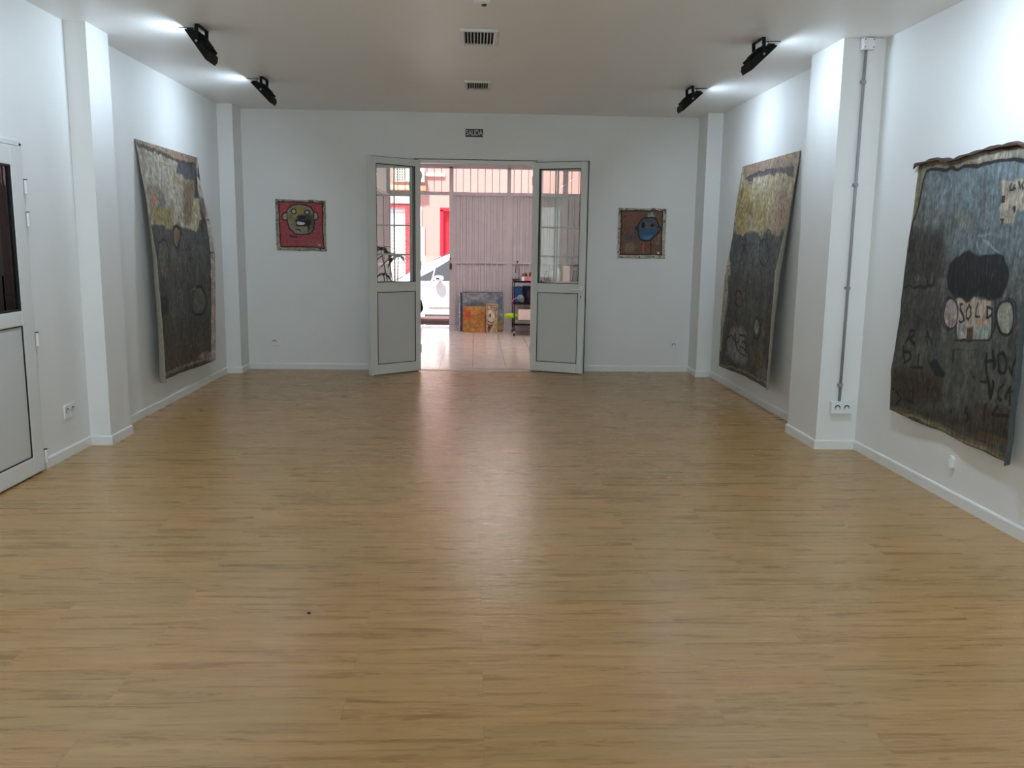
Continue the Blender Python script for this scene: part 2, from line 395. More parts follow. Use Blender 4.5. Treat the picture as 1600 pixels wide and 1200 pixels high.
# lever handle on the viewer side (local -y)
def lever(parent, w, z, out=-1, y0=0.0, flip=1):
    p = MB(); xs = w-0.037
    p.box(xs-0.016, xs+0.016, y0+(out*0.008 if out < 0 else 0), y0+(0 if out < 0 else 0.008), z-0.03, z+0.045)
    obj('handle_plate', p, M_plast, parent, bevel=0.003, local=True)
    h = MB(); h.cyl((xs, y0, z), (xs, y0+out*0.045, z), 0.009)
    h.tube([(xs+0.004, y0+out*0.045, z), (xs-0.03*flip, y0+out*0.05, z), (xs-0.09*flip, y0+out*0.047, z-0.001), (xs-0.125*flip, y0+out*0.04, z-0.003)], [0.010, 0.009, 0.008, 0.008], 10)
    obj('lever_handle', h, M_plast, parent, smooth=True, local=True)
    c = MB(); c.lathe([(0.014, 0), (0.014, 0.004)], (0, 0, 0), 18)
    cc = MB(); cc.cyl((xs, y0, z-0.085), (xs, y0+out*0.010, z-0.085), 0.020, n=20)
    c.bm.free(); obj('lock_rosette', cc, M_plast, parent, local=True)
    k = MB().cyl((xs, y0, z-0.082), (xs, y0+out*0.013, z-0.082), 0.008, n=14); k.box(xs-0.003, xs+0.003, y0+min(0, out*0.013), y0+max(0, out*0.013), z-0.102, z-0.084)
    obj('key_cylinder', k, M_hole, parent, local=True)
lever(door2, 0.655, 1.0, -1, 0.0)
# wooden wedge-free hinge keeper block on the left leaf

# side door in the left wall (nearly flush with the wall)
d3 = thing('door_3', (XL, 5.66, 0), 'white glazed side door in the left wall', 'door', kind='structure')
XF = XL+0.028
fr = MB(); Y1 = 5.645; Y0 = 4.66; st = 0.140
fr.box(XL-0.03, XF, Y1-st, Y1, 0.012, 2.075); fr.box(XL-0.03, XF, Y0, Y0+st, 0.012, 2.075); fr.box(XL-0.03, XF, Y0+st, Y1-st, 1.955, 2.075)
fr.box(XL-0.03, XF, Y0+st, Y1-st, 0.975, 1.068); fr.box(XL-0.03, XF, Y0+st, Y1-st, 0.012, 0.128)
obj('leaf_frame', fr, M_alu, d3, bevel=0.006)
for za, zb in ((1.068, 1.955), (0.128, 0.975)):
    g = MB(); a, b, k = Y0+st, Y1-st, 0.010 if za > 1 else 0.006
    for (p0, p1, q0, q1) in ((a, a+k, za, zb), (b-k, b, za, zb), (a, b, za, za+k), (a, b, zb-k, zb)): g.box(XF-0.020, XF-0.002, p0, p1, q0, q1)
    obj('glazing_seal', g, M_gask, d3)
obj('lower_panel', MB().box(XF-0.03, XF-0.009, Y0+st, Y1-st, 0.128, 0.975), M_pan, d3)
obj('glass_pane', MB().box(XF-0.022, XF-0.016, Y0+st, Y1-st, 1.068, 1.955), glass_mat('side_door_glass', (0.86, 0.90, 0.92), 1.2), d3)
fo = MB(); fo.box(XL, XL+0.012, Y1+0.004, Y1+0.034, 0, 2.10); fo.box(XL, XL+0.012, Y0-0.034, Y0-0.004, 0, 2.10); fo.box(XL, XL+0.012, Y0-0.034, Y1+0.034, 2.08, 2.112)
obj('door_frame', fo, M_alu, d3, bevel=0.003)
for z in (1.79, 1.59, 0.83, 0.06):
    hb = MB(); hb.cyl((XF+0.008, Y1+0.006, z), (XF+0.008, Y1+0.006, z+0.085), 0.010); hb.box(XL+0.012, XF+0.004, Y1+0.006, Y1+0.03, z, z+0.085)
    ho = obj('hinge', hb, M_alu, d3); obj('hinge_cap', MB().cyl((XF+0.008, Y1+0.006, z+0.085), (XF+0.008, Y1+0.006, z+0.091), 0.011), M_gask, ho)
# storeroom seen through that door's glass
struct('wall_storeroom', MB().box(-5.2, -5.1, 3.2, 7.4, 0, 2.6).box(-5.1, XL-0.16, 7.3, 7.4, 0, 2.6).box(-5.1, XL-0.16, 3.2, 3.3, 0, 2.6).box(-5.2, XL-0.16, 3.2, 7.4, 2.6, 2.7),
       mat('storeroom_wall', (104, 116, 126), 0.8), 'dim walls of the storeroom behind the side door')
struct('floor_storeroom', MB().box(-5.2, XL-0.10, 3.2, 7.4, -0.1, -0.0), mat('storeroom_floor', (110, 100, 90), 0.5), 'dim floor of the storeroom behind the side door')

sl_ = thing('added_storeroom_lamp', (-4.1, 5.6, 2.6), 'added unseen strip lamp brightening the storeroom', 'lamp')  # unseen lamp, added to make the storeroom visible
obj('lamp_body', MB().box(-4.38, -3.82, 5.47, 5.73, 2.572, 2.6), M_plast, sl_, bevel=0.004)
rc = thing('red_chair', (-3.70, 6.93, 0), 'red chair dimly seen through the glass of the left side door', 'chair')
M_rc = mat('red_plastic', (150, 26, 22), 0.4)
obj('seat', MB().box(-3.92, -3.48, 6.70, 7.10, 0.43, 0.46), M_rc, rc, bevel=0.012)
obj('backrest', MB().prism([(-3.90, 0.60), (-3.50, 0.60), (-3.49, 0.84), (-3.58, 0.93), (-3.70, 0.96), (-3.82, 0.93), (-3.91, 0.84)], 1, 7.07, 7.10), M_rc, rc, bevel=0.01)
for lx in (-3.90, -3.50):
    for ly in (6.72, 7.08): obj('leg', MB().cyl((lx, ly, 0), (lx, ly, 0.43 if ly < 7 else 0.62), 0.012, n=12), M_steel, rc)

# ------------------------------------------------------------------ sockets, conduit, sign
def recess(mb, c, axis, r, out):
    pass
def socket_plate(name, c, axis, out, n, label, w=0.085, h=0.085, group=None):
    """c = centre on the wall surface, axis = wall normal axis (0 x, 1 y), out = direction into the room"""
    e = thing(name, (c[0], c[1], c[2]), label, 'socket', group)
    def bx(a0, a1, d0, d1, z0, z1):
        d0, d1 = sorted((d0*out, d1*out))
        return (d0, d1, a0, a1, z0, z1) if axis == 0 else (a0, a1, d0, d1, z0, z1)
    W2 = w*n/2
    obj('cover_plate', MB().box(*bx(-W2, W2, 0, 0.011, -h/2, h/2)), M_plast, e, bevel=0.003, local=True)
    for i in range(n):
        a = -W2+w*(i+0.5)
        def pt(aa, dd, zz): return (dd*out, aa, zz) if axis == 0 else (aa, dd*out, zz)
        ring = MB().cyl(pt(a, 0.010, 0), pt(a, 0.0125, 0), 0.0225, n=24); ro = obj('outlet_well', ring, M_hole, e, local=True)
        f = MB().cyl(pt(a, 0.0122, -0.005), pt(a, 0.0135, -0.005), 0.019, n=20); obj('outlet_face', f, M_plast, ro, local=True)
        p = MB()
        for s in (-1, 1): p.cyl(pt(a+s*0.0095, 0.0133, 0.0), pt(a+s*0.0095, 0.0142, 0.0), 0.0028, n=10)
        pieces('pin_hole', p, M_dark, ro, local=True)
    return e
socket_plate('wall_socket', (-2.370, D, 0.327), 1, -1, 1, 'small white single socket low on the end wall, left of the doors', 0.088, 0.088)
socket_plate('wall_socket', (2.430, D, 0.327), 1, -1, 1, 'small white single socket low on the end wall, right of the doors', 0.088, 0.088)
socket_plate('double_wall_socket', (XL, 6.085, 0.322), 0, 1, 2, 'white double socket on the left wall beside the side door', 0.08, 0.092)
# surface box on the pillar face
e = thing('surface_socket_box', (2.785, RP[0], 0.283), 'white surface mounted double socket box on the right pillar', 'socket')
obj('box_body', MB().box(2.705, 2.865, RP[0]-0.048, RP[0], 0.283, 0.378), M_plast, e, bevel=0.004)
for x in (2.752, 2.822):
    ro = obj('outlet_well', MB().cyl((x, RP[0]-0.048, 0.332), (x, RP[0]-0.0500, 0.332), 0.0215, n=24), M_hole, e)
    obj('outlet_face', MB().cyl((x, RP[0]-0.0498, 0.326), (x, RP[0]-0.0512, 0.326), 0.017, n=20), M_plast, ro)
    p = MB()
    for s in (-1, 1): p.cyl((x+s*0.009, RP[0]-0.0508, 0.332), (x+s*0.009, RP[0]-0.0522, 0.332), 0.003, n=10)
    pieces('pin_hole', p, M_dark, ro)
M_cond = mat('shadow_grey_conduit', (150, 150, 152), 0.4)  # the pipe's shadow is put into this grey colour
cx = 2.775
e = thing('conduit_pipe', (cx, RP[0], 0.378), 'plastic conduit with its shadow painted in grey, up the right pillar to the ceiling box', 'conduit')
obj('pipe', MB().cyl((cx, RP[0]-0.016, 0.378), (cx, RP[0]-0.016, 2.915), 0.0105, n=14), M_cond, e, smooth=True)
for z in (2.70, 1.98, 1.23, 0.50):
    b = MB(); b.cyl((cx, RP[0]-0.016, z-0.012), (cx, RP[0]-0.016, z+0.012), 0.0150, n=14); b.box(cx-0.022, cx+0.022, RP[0]-0.012, RP[0], z-0.010, z+0.010)
    obj('pipe_clip', b, M_cond, e, bevel=0.002)
e = thing('junction_box', (cx+0.005, RP[0], 2.915), 'white junction box at the top of the right pillar conduit', 'junction box')
obj('box_body', MB().box(cx-0.04, cx+0.05, RP[0]-0.05, RP[0], 2.915, 2.995), M_plast, e, bevel=0.004)
obj('lid', MB().box(cx-0.034, cx+0.044, RP[0]-0.056, RP[0]-0.049, 2.921, 2.989), M_plast, e, bevel=0.003)
b = MB()
for dx in (-0.026, 0.036):
    for z in (2.929, 2.981): b.cyl((cx+dx, RP[0]-0.0555, z), (cx+dx, RP[0]-0.058, z), 0.004, n=10)
pieces('screw', b, M_hole, e)
# little white cable cover low on the right wall
e = thing('cable_cap', (XRN, 4.98, 0.20), 'small white cable cap low on the right wall under the large canvas', 'cable cover')
bm = MB(); pts = []
for k in range(12):
    a = 2*PI*k/12; pts.append((4.985+0.028*math.cos(a), 0.245+0.022*math.sin(a)+(0.02 if math.sin(a) > 0 else -0.02)))
obj('cap_body', bm.prism(pts, 0, XRN-0.022, XRN), M_plast, e, bevel=0.005)
obj('cap_rib', MB().box(XRN-0.026, XRN-0.02, 4.979, 4.991, 0.215, 0.27), M_plast, e, bevel=0.002)

def text_mesh(name, body, size, M, material, parent, sx=1.0, ext=0.0008):
    cu = bpy.data.curves.new(name, 'FONT'); cu.body = body; cu.size = size; cu.align_x = 'CENTER'; cu.align_y = 'CENTER'; cu.extrude = ext; cu.offset = size*0.012
    t = bpy.data.objects.new(name+'_tmp', cu); C.objects.link(t)
    dg = bpy.context.evaluated_depsgraph_get(); me = bpy.data.meshes.new_from_object(t.evaluated_get(dg)); bpy.data.objects.remove(t, do_unlink=True)
    me.transform(M @ Matrix.Diagonal((sx, 1, 1, 1))); me.materials.clear(); me.materials.append(material); me.name = name
    return link(name, me, parent)
e = thing('exit_sign', (-0.01, D, 2.733), 'small dark SALIDA exit sign high above the double doors', 'sign')
obj('sign_plate', MB().box(-0.112, 0.092, D-0.005, D, 2.733, 2.823), mat('dark_green_sign', (14, 22, 20), 0.4), e, bevel=0.001)
text_mesh('lettering', 'SALIDA', 0.088, Matrix.Translation((0, -0.0065, 0.045)) @ Matrix.Rotation(PI/2, 4, 'X'), mat('pale_sign_letters', (196, 204, 200), 0.4), e, 0.66)

# ------------------------------------------------------------------ ceiling vents and detector
def vent(x0, x1, y0, y1, n, label):
    e = thing('ceiling_vent', ((x0+x1)/2, (y0+y1)/2, H-0.03), label, 'vent', None)
    z0 = H-0.020; mx = 0.030; my = 0.028
    f = MB(); f.box(x0, x0+mx, y0, y1, z0, H); f.box(x1-mx, x1, y0, y1, z0, H); f.box(x0+mx, x1-mx, y0, y0+my, z0, H); f.box(x0+mx, x1-mx, y1-my, y1, z0, H)
    obj('vent_frame', f, M_alu, e, bevel=0.004)
    obj('duct_backing', MB().box(x0+mx, x1-mx, y0+my, y1-my, H-0.003, H), M_dark, e)
    s = MB(); w = (x1-x0-2*mx)/n
    for i in range(n+1):
        xx = x0+mx+w*i
        Mx = Matrix.Translation((xx, 0, H-0.010)) @ Matrix.Rotation(0.35, 4, 'Y')
        s.box(-0.0016, 0.0016, y0+my, y1-my, -0.008, 0.008, Mx)
    obj('louvre_slats', s, M_alu, e)
vent(-0.110, 0.162, 6.33, 6.80, 9, 'white louvred ceiling vent, the nearer and larger looking one')
vent(-0.104, 0.150, 8.28, 8.70, 9, 'white louvred ceiling vent, the farther one near the end wall')
e = thing('smoke_detector', (0.035, 5.56, H), 'small white detector on the ceiling cut by the top of the picture', 'detector')
obj('detector_body', MB().lathe([(0.055, 0), (0.055, -0.018), (0.045, -0.034), (0.02, -0.040), (0.001, -0.040)][::-1], (0.035, 5.56, H), 24), M_plast, e, smooth=True)
obj('sensor_dome', MB().lathe([(0.001, -0.052), (0.014, -0.048), (0.018, -0.038)], (0.05, 5.56, H), 16), M_hole, e, smooth=True)

# ------------------------------------------------------------------ flood lights
M_lens = mat('frosted_lamp_lens', (235, 242, 250), 0.4, emit=1.5)
def flood(x, y, side, tilt, label, power=LAMP_POWER, group='black floodlights hung from the ceiling'):
    """side -1 = lights the left wall, +1 the right wall; tilt = angle of the housing below horizontal"""
    e = thing('floodlight', (x, y, H), label, 'lamp', group)
    # local frame of the housing: a along the body (towards room centre and down), n = face normal
    a = Vector((-side*math.cos(tilt), 0, -math.sin(tilt))); n = Vector((side*math.sin(tilt), 0, -math.cos(tilt))); b = Vector((0, 1, 0))
    c = Vector((side*0.002, 0, -0.128))
    R = Matrix((a, b, n)).transposed().to_4x4(); R.translation = c
    L2, W2 = 0.118, 0.105
    body = MB(); body.prism([(-L2, 0.012), (L2, 0.012), (L2, -0.008), (L2*0.78, -0.034), (-L2*0.78, -0.034), (-L2, -0.008)], 1, -W2, W2)
    for v in body.bm.verts: v.co = R @ v.co
    obj('housing', body, M_black, e, bevel=0.003, local=True)
    fin = MB()
    for k in range(9):
        yy = -W2*0.75+k*W2*1.5/8; fin.box(-L2*0.62, L2*0.62, yy-0.0025, yy+0.0025, -0.052, -0.032, R)
    obj('cooling_fins', fin, M_black, e, local=True)
    drv = MB().box(-0.045, 0.045, -0.04, 0.04, -0.060, -0.032, R); obj('driver_box', drv, M_black, e, bevel=0.003, local=True)
    fr = frame_bars(-L2-0.006, L2+0.006, 0, 0, 0, 0, 0) if False else MB()
    fr.box(-L2-0.004, -L2+0.010, -W2-0.004, W2+0.004, 0.010, 0.020, R); fr.box(L2-0.010, L2+0.004, -W2-0.004, W2+0.004, 0.010, 0.020, R)
    fr.box(-L2, L2, -W2-0.004, -W2+0.010, 0.010, 0.020, R); fr.box(-L2, L2, W2-0.010, W2+0.004, 0.010, 0.020, R)
    obj('bezel', fr, M_black, e, bevel=0.002, local=True)
    obj('lens', MB().box(-L2+0.010, L2-0.010, -W2+0.010, W2-0.010, 0.011, 0.014, R), M_lens, e, local=True)
    br = MB(); t = 0.0035
    br.box(-0.014, 0.014, -0.115, 0.115, -0.004, 0)
    piv = R @ Vector((-0.012, 0, -0.005))
    for s in (-1, 1):
        p0 = Vector((0, s*0.115, -0.002)); p1 = Vector((piv.x, s*0.115, piv.z)); d = (p1-p0)
        ax = d.normalized(); sx = Vector((ax.z, 0, -ax.x))
        Mx = Matrix((sx, Vector((0, 1, 0)), ax)).transposed().to_4x4(); Mx.translation = p0
        br.box(-0.013, 0.013, -t/2, t/2, 0, d.length+0.012, Mx)
    obj('bracket', br, M_black, e, local=True)
    kn = MB()
    for s in (-1, 1): kn.cyl((piv.x, s*0.1165, piv.z), (piv.x, s*0.125, piv.z), 0.008, n=12)
    pieces('pivot_bolt', kn, M_steel, e, local=True)
    cb = MB(); cb.tube([R @ Vector((-0.03, -0.03, -0.04)), Vector((side*0.055, -0.05, -0.035)), Vector((side*0.065, -0.02, -0.012)), Vector((side*0.05, 0, -0.006)), Vector((side*0.16, 0.0, -0.003))], 0.003, 6)
    obj('cable', cb, M_black, e, local=True)
    ld = bpy.data.lights.new('flood_beam', 'AREA'); ld.shape = 'RECTANGLE'; ld.size = 0.21; ld.size_y = 0.19; ld.energy = power; ld.color = LAMP_RGB
    lo = bpy.data.objects.new('flood_beam', ld); C.objects.link(lo); lo.parent = e
    LM = Matrix((a, -b, -n)).transposed().to_4x4(); LM.translation = c+n*0.022
    lo.matrix_local = LM
    return e
flood(-1.935, 6.50, -1, math.radians(55), 'black floodlight on the ceiling, nearer of the two at the left', power=LAMP_POWER*0.9)
flood(-1.955, 8.42, -1, math.radians(46), 'black floodlight on the ceiling, farther of the two at the left', power=LAMP_POWER*1.3)
flood(2.028, 8.42, 1, math.radians(42), 'black floodlight on the ceiling, farther of the two at the right', power=LAMP_POWER*1.3)
flood(2.050, 6.48, 1, math.radians(44), 'black floodlight on the ceiling, nearer of the two at the right', power=LAMP_POWER*0.8)
for yy, nth in ((4.5, 'first'), (2.5, 'second'), (0.5, 'third'), (-1.5, 'last')):
    flood(-1.94, yy, -1, math.radians(27), 'black ceiling floodlight in the left row, '+nth+' one nearer than the picture edge', group='floodlights nearer than the picture edge', power=NEAR_LAMP_POWER*(1.3 if yy > 4 else 0.85 if yy > 2 else 0.35))
    flood(2.04, yy, 1, math.radians(27), 'black ceiling floodlight in the right row, '+nth+' one nearer than the picture edge', group='floodlights nearer than the picture edge', power=NEAR_LAMP_POWER*(1.3 if yy > 4 else 0.85 if yy > 2 else 0.35))

# ------------------------------------------------------------------ paintings
ART = {
 'L': [
('p',(176,164,144),0.95,0.02,[(0.006,-0.005),(1.661,-0.007),(1.403,0.432),(1.481,0.617),(1.303,0.748),(1.142,0.734),(0.928,0.705),(0.751,0.688),(0.663,0.736),(0.477,0.738),(0.462,0.694),(0.167,0.7),(0.068,0.693),(-0.009,0.37)]),
('p',(150,118,96),0.75,0.03,[(0.006,-0.005),(1.661,-0.007),(1.609,0.075),(0.957,0.09),(0.607,0.068),(0.202,0.065),(0.021,0.048)]),
('p',(176,160,148),0.6,0.02,[(0.363,-0.027),(0.498,-0.028),(0.463,0.01),(0.327,0.015)]),
('l',(66,56,52),0.8,0.035,[(0.045,0.05),(0.183,0.049),(0.256,0.06),(0.447,0.05),(0.609,0.063),(0.959,0.085),(1.216,0.088),(1.565,0.079)]),
('p',(70,70,76),0.9,0.02,[(1.019,0.095),(1.566,0.073),(1.552,0.241),(1.162,0.246),(1.11,0.202),(0.943,0.215)]),
('p',(108,84,62),0.75,0.04,[(1.118,0.276),(1.475,0.252),(1.227,0.678),(0.995,0.694),(1.014,0.513)]),
('p',(148,128,86),0.85,0.03,[(0.842,0.233),(0.976,0.213),(1.016,0.283),(0.805,0.317)]),
('p',(142,124,74),0.8,0.03,[(0.105,0.55),(0.733,0.545),(0.694,0.73),(0.477,0.738),(0.465,0.684),(0.168,0.695)]),
('p',(122,100,84),0.6,0.03,[(0.097,0.363),(0.394,0.363),(0.292,0.542),(0.134,0.539)]),
('p',(190,128,92),0.9,0.015,[(0.204,0.46),(0.329,0.449),(0.312,0.522),(0.193,0.532)]),
('p',(96,94,94),0.7,0.03,[(0.374,0.403),(0.531,0.404),(0.532,0.533),(0.326,0.56)]),
('l',(196,190,176),0.6,0.02,[(0.778,0.238),(0.805,0.317),(0.757,0.524),(0.758,0.667)]),
('l',(120,96,74),0.6,0.012,[(0.547,0.147),(0.779,0.157)]),
('p',(172,158,126),0.95,0.01,[(1.374,0.422),(1.539,0.42),(1.481,0.617),(1.385,0.631),(1.377,0.686),(1.303,0.748),(1.127,0.729),(1.232,0.569)]),
('p',(60,54,52),0.7,0.02,[(1.565,0.079),(1.605,0.187),(1.503,0.338),(1.513,0.404),(1.388,0.432)]),
('p',(128,102,78),0.9,0.01,[(0.699,0.715),(0.775,0.708),(0.856,0.738),(0.848,0.811),(0.765,0.884),(0.691,0.884),(0.654,0.812)]),
('l',(38,30,26),0.95,0.022,[(0.699,0.715),(0.791,0.703),(0.868,0.748),(0.85,0.832),(0.751,0.9),(0.688,0.894),(0.648,0.833),(0.664,0.761),(0.699,0.715)]),
('p',(104,96,84),0.75,0.02,[(0.259,0.844),(0.394,0.838),(0.461,0.893),(0.431,1.174),(0.246,1.147),(0.189,1.028)]),
('l',(40,38,36),0.85,0.022,[(0.203,0.96),(0.241,0.863),(0.343,0.829),(0.447,0.843),(0.497,0.914),(0.468,1.084)]),
('l',(130,122,104),0.6,0.012,[(0.267,1.106),(0.422,1.146),(0.454,1.036)]),
('l',(48,46,44),0.6,0.02,[(0.132,0.739),(0.163,0.815),(0.113,0.911),(0.151,1.027)]),
('p',(100,98,86),0.85,0.02,[(1.1,1.347),(1.19,1.302),(1.325,1.315),(1.405,1.376),(1.388,1.512),(1.277,1.566),(1.139,1.549),(1.069,1.477)]),
('l',(34,34,32),0.95,0.03,[(1.174,1.296),(1.326,1.303),(1.441,1.372),(1.444,1.493),(1.311,1.58),(1.139,1.571),(1.041,1.53)]),
('l',(150,144,128),0.6,0.01,[(0.998,1.374),(1.04,1.311),(1.174,1.296)]),
('p',(34,32,30),0.85,0.04,[(0.135,1.331),(0.323,1.322),(0.396,1.377),(0.321,1.493),(0.157,1.499),(0.108,1.407)]),
('p',(84,68,54),0.55,0.1,[(0.145,1.597),(1.601,1.692),(1.555,2.043),(0.921,2.025),(0.199,2.046)]),
('l',(110,104,92),0.6,0.012,[(0.438,1.299),(0.421,1.481),(0.569,1.555),(0.536,1.625)]),
('l',(150,134,124),0.7,0.03,[(0.2,2.026),(0.575,2.03),(1.191,2.04),(1.555,2.066)]),
('p',(170,150,144),0.7,0.03,[(1.158,2.001),(1.264,1.958),(1.71,2.003),(1.707,2.111)]),
('p',(196,184,170),0.95,0.01,[(1.624,-0.004),(1.679,-0.007),(1.605,0.187),(1.729,0.28),(1.789,0.413),(1.754,0.621),(1.824,0.713),(1.732,1.062),(1.64,1.06),(1.632,0.67),(1.61,0.614),(1.545,0.492),(1.562,0.268)]),
('p',(190,172,166),0.95,0.012,[(1.638,0.994),(1.82,0.997),(1.768,2.107),(1.555,2.078)]),
('l',(110,66,72),0.6,0.012,[(1.623,1.109),(1.57,1.455),(1.54,2.041)]),
('p',(100,72,74),0.7,0.012,[(1.586,0.378),(1.671,0.419),(1.668,0.555),(1.595,0.637),(1.47,0.606)]),
('l',(60,45,48),0.9,0.012,[(1.414,0.641),(1.715,0.622)]),
('l',(60,45,42),0.9,0.012,[(1.535,0.961),(1.732,0.969)]),
('l',(60,45,42),0.9,0.012,[(1.53,0.192),(1.659,0.194)]),
('p',(190,188,180),0.7,0.006,[(1.532,0.785),(1.566,0.79),(1.574,0.824),(1.517,0.825)]),
('l',(176,172,160),0.6,0.008,[(1.502,0.734),(1.501,0.774)]),
 ],
 'R': [
('p',(172,156,126),0.95,0.02,[(0.004,-0.014),(1.652,0.03),(1.563,0.274),(1.415,0.693),(1.377,0.73),(1.147,0.709),(0.924,0.587),(0.949,0.687),(0.875,0.757),(0.782,0.686),(0.454,0.671),(0.335,0.713),(0.146,0.679),(0.027,0.556),(0.155,0.267)]),
('p',(146,120,108),0.85,0.02,[(0.004,-0.014),(1.652,0.03),(1.614,0.133),(0.905,0.103),(0.185,0.129)]),
('p',(78,72,78),0.95,0.015,[(0.215,0.121),(0.471,0.098),(0.903,0.098),(1.08,0.107),(1.563,0.129),(1.547,0.227),(1.322,0.169),(1.096,0.147),(1.05,0.172),(0.897,0.151),(0.427,0.142),(0.435,0.189),(0.297,0.18)]),
('l',(58,50,56),0.8,0.014,[(0.185,0.129),(0.474,0.104),(0.906,0.105)]),
('l',(80,72,78),0.8,0.012,[(0.323,0.197),(0.412,0.208),(0.449,0.185)]),
('p',(152,130,76),0.75,0.04,[(0.095,0.22),(0.354,0.257),(0.493,0.431),(0.383,0.575),(0.365,0.702),(0.146,0.679),(0.059,0.546),(0.136,0.374)]),
('p',(112,88,60),0.6,0.03,[(0.344,0.383),(0.542,0.392),(0.573,0.559),(0.342,0.468)]),
('p',(158,138,84),0.6,0.04,[(0.592,0.353),(0.914,0.408),(0.924,0.587),(0.901,0.747),(0.75,0.685),(0.573,0.476)]),
('p',(152,122,112),0.75,0.05,[(1.123,0.283),(1.377,0.317),(1.513,0.417),(1.455,0.6),(1.388,0.692),(1.244,0.671)]),
('p',(186,178,160),0.6,0.03,[(0.43,0.147),(0.871,0.159),(0.859,0.267),(0.488,0.265)]),
('l',(50,34,28),0.9,0.015,[(0.137,0.169),(0.149,0.32),(0.042,0.501)]),
('l',(58,46,34),0.6,0.008,[(0.1,0.558),(0.072,0.436),(0.296,0.434)]),
('p',(98,98,98),0.7,0.03,[(0.425,0.682),(0.79,0.706),(0.861,0.787),(0.904,0.989),(0.814,0.992),(0.642,0.788),(0.453,0.745)]),
('l',(150,150,144),0.7,0.018,[(0.825,0.777),(0.837,0.889),(0.809,0.981),(0.829,1.083)]),
('l',(24,24,24),0.8,0.008,[(0.246,0.745),(0.304,0.885)]),
('l',(24,24,24),0.8,0.008,[(0.246,0.745),(0.37,0.747)]),
('l',(24,24,24),0.8,0.008,[(0.276,0.815),(0.391,0.811)]),
('l',(24,24,24),0.85,0.01,[(0.385,0.745),(0.43,0.878)]),
('l',(24,24,24),0.85,0.01,[(0.385,0.745),(0.466,0.767),(0.473,0.809),(0.413,0.82),(0.529,0.877)]),
('l',(22,22,22),0.9,0.012,[(1.155,0.87),(1.167,0.91),(1.163,0.946),(1.143,0.974),(1.11,0.991),(1.067,0.996),(1.018,0.987),(0.968,0.965),(0.923,0.933),(0.888,0.894),(0.866,0.852),(0.861,0.813),(0.873,0.78),(0.902,0.757),(0.943,0.747),(0.991,0.75),(1.042,0.767),(1.09,0.795),(1.129,0.83),(1.155,0.87)]),
('p',(88,92,88),0.6,0.01,[(1.11,0.871),(1.119,0.899),(1.118,0.925),(1.107,0.945),(1.087,0.957),(1.06,0.96),(1.029,0.954),(0.997,0.938),(0.967,0.915),(0.944,0.887),(0.929,0.858),(0.924,0.83),(0.93,0.806),(0.946,0.79),(0.971,0.783),(1.002,0.785),(1.034,0.797),(1.065,0.816),(1.091,0.842),(1.11,0.871)]),
('l',(26,26,26),0.8,0.01,[(1.079,0.807),(1.113,0.866),(1.126,0.934)]),
('l',(24,24,24),0.85,0.01,[(1.147,0.714),(1.149,0.727),(1.145,0.739),(1.135,0.748),(1.119,0.754),(1.1,0.755),(1.079,0.751),(1.059,0.744),(1.041,0.733),(1.029,0.72),(1.023,0.706),(1.024,0.693),(1.032,0.683),(1.046,0.675),(1.064,0.672),(1.085,0.674),(1.105,0.679),(1.123,0.689),(1.138,0.701),(1.147,0.714)]),
('l',(24,24,24),0.85,0.01,[(1.141,0.68),(1.188,0.738),(1.221,0.748),(1.224,0.69)]),
('p',(96,74,62),0.8,0.01,[(0.54,1.339),(0.542,1.362),(0.536,1.383),(0.522,1.4),(0.501,1.411),(0.475,1.414),(0.448,1.411),(0.422,1.399),(0.4,1.382),(0.385,1.361),(0.378,1.338),(0.381,1.315),(0.392,1.296),(0.41,1.282),(0.434,1.275),(0.46,1.275),(0.487,1.283),(0.511,1.298),(0.529,1.317),(0.54,1.339)]),
('l',(24,22,20),0.95,0.012,[(0.553,1.34),(0.556,1.367),(0.548,1.392),(0.53,1.412),(0.503,1.425),(0.471,1.43),(0.437,1.425),(0.405,1.412),(0.378,1.392),(0.36,1.367),(0.352,1.339),(0.355,1.313),(0.369,1.29),(0.392,1.273),(0.422,1.265),(0.456,1.265),(0.489,1.274),(0.518,1.291),(0.54,1.314),(0.553,1.34)]),
('p',(140,140,134),0.9,0.012,[(1.126,1.567),(1.127,1.591),(1.121,1.612),(1.108,1.63),(1.089,1.642),(1.066,1.646),(1.042,1.643),(1.02,1.632),(1.002,1.615),(0.989,1.593),(0.983,1.569),(0.985,1.546),(0.993,1.526),(1.009,1.511),(1.029,1.504),(1.053,1.504),(1.077,1.511),(1.099,1.525),(1.116,1.545),(1.126,1.567)]),
('l',(26,26,28),0.95,0.016,[(1.189,1.576),(1.191,1.609),(1.18,1.64),(1.157,1.665),(1.126,1.683),(1.089,1.689),(1.05,1.685),(1.015,1.67),(0.986,1.646),(0.967,1.616),(0.959,1.582),(0.964,1.549),(0.979,1.52),(1.005,1.499),(1.038,1.488),(1.076,1.487),(1.114,1.497),(1.148,1.517),(1.175,1.544),(1.189,1.576)]),
('p',(120,92,66),0.8,0.012,[(1.227,1.553),(1.278,1.508),(1.327,1.641),(1.243,1.651)]),
('l',(20,20,20),0.8,0.012,[(0.643,1.153),(0.627,1.312),(0.68,1.383)]),
('l',(30,30,30),0.7,0.01,[(0.702,1.192),(0.743,1.378)]),
('l',(20,20,20),0.85,0.016,[(0.969,1.311),(0.971,1.337)]),
('l',(24,24,24),0.7,0.012,[(0.828,1.269),(0.835,1.32)]),
('l',(24,24,24),0.7,0.01,[(1.158,1.22),(1.152,1.29)]),
('l',(30,30,30),0.7,0.01,[(1.361,1.209),(1.373,1.373)]),
('p',(96,66,44),0.6,0.03,[(0.325,1.551),(0.485,1.505),(0.55,1.618),(0.38,1.634)]),
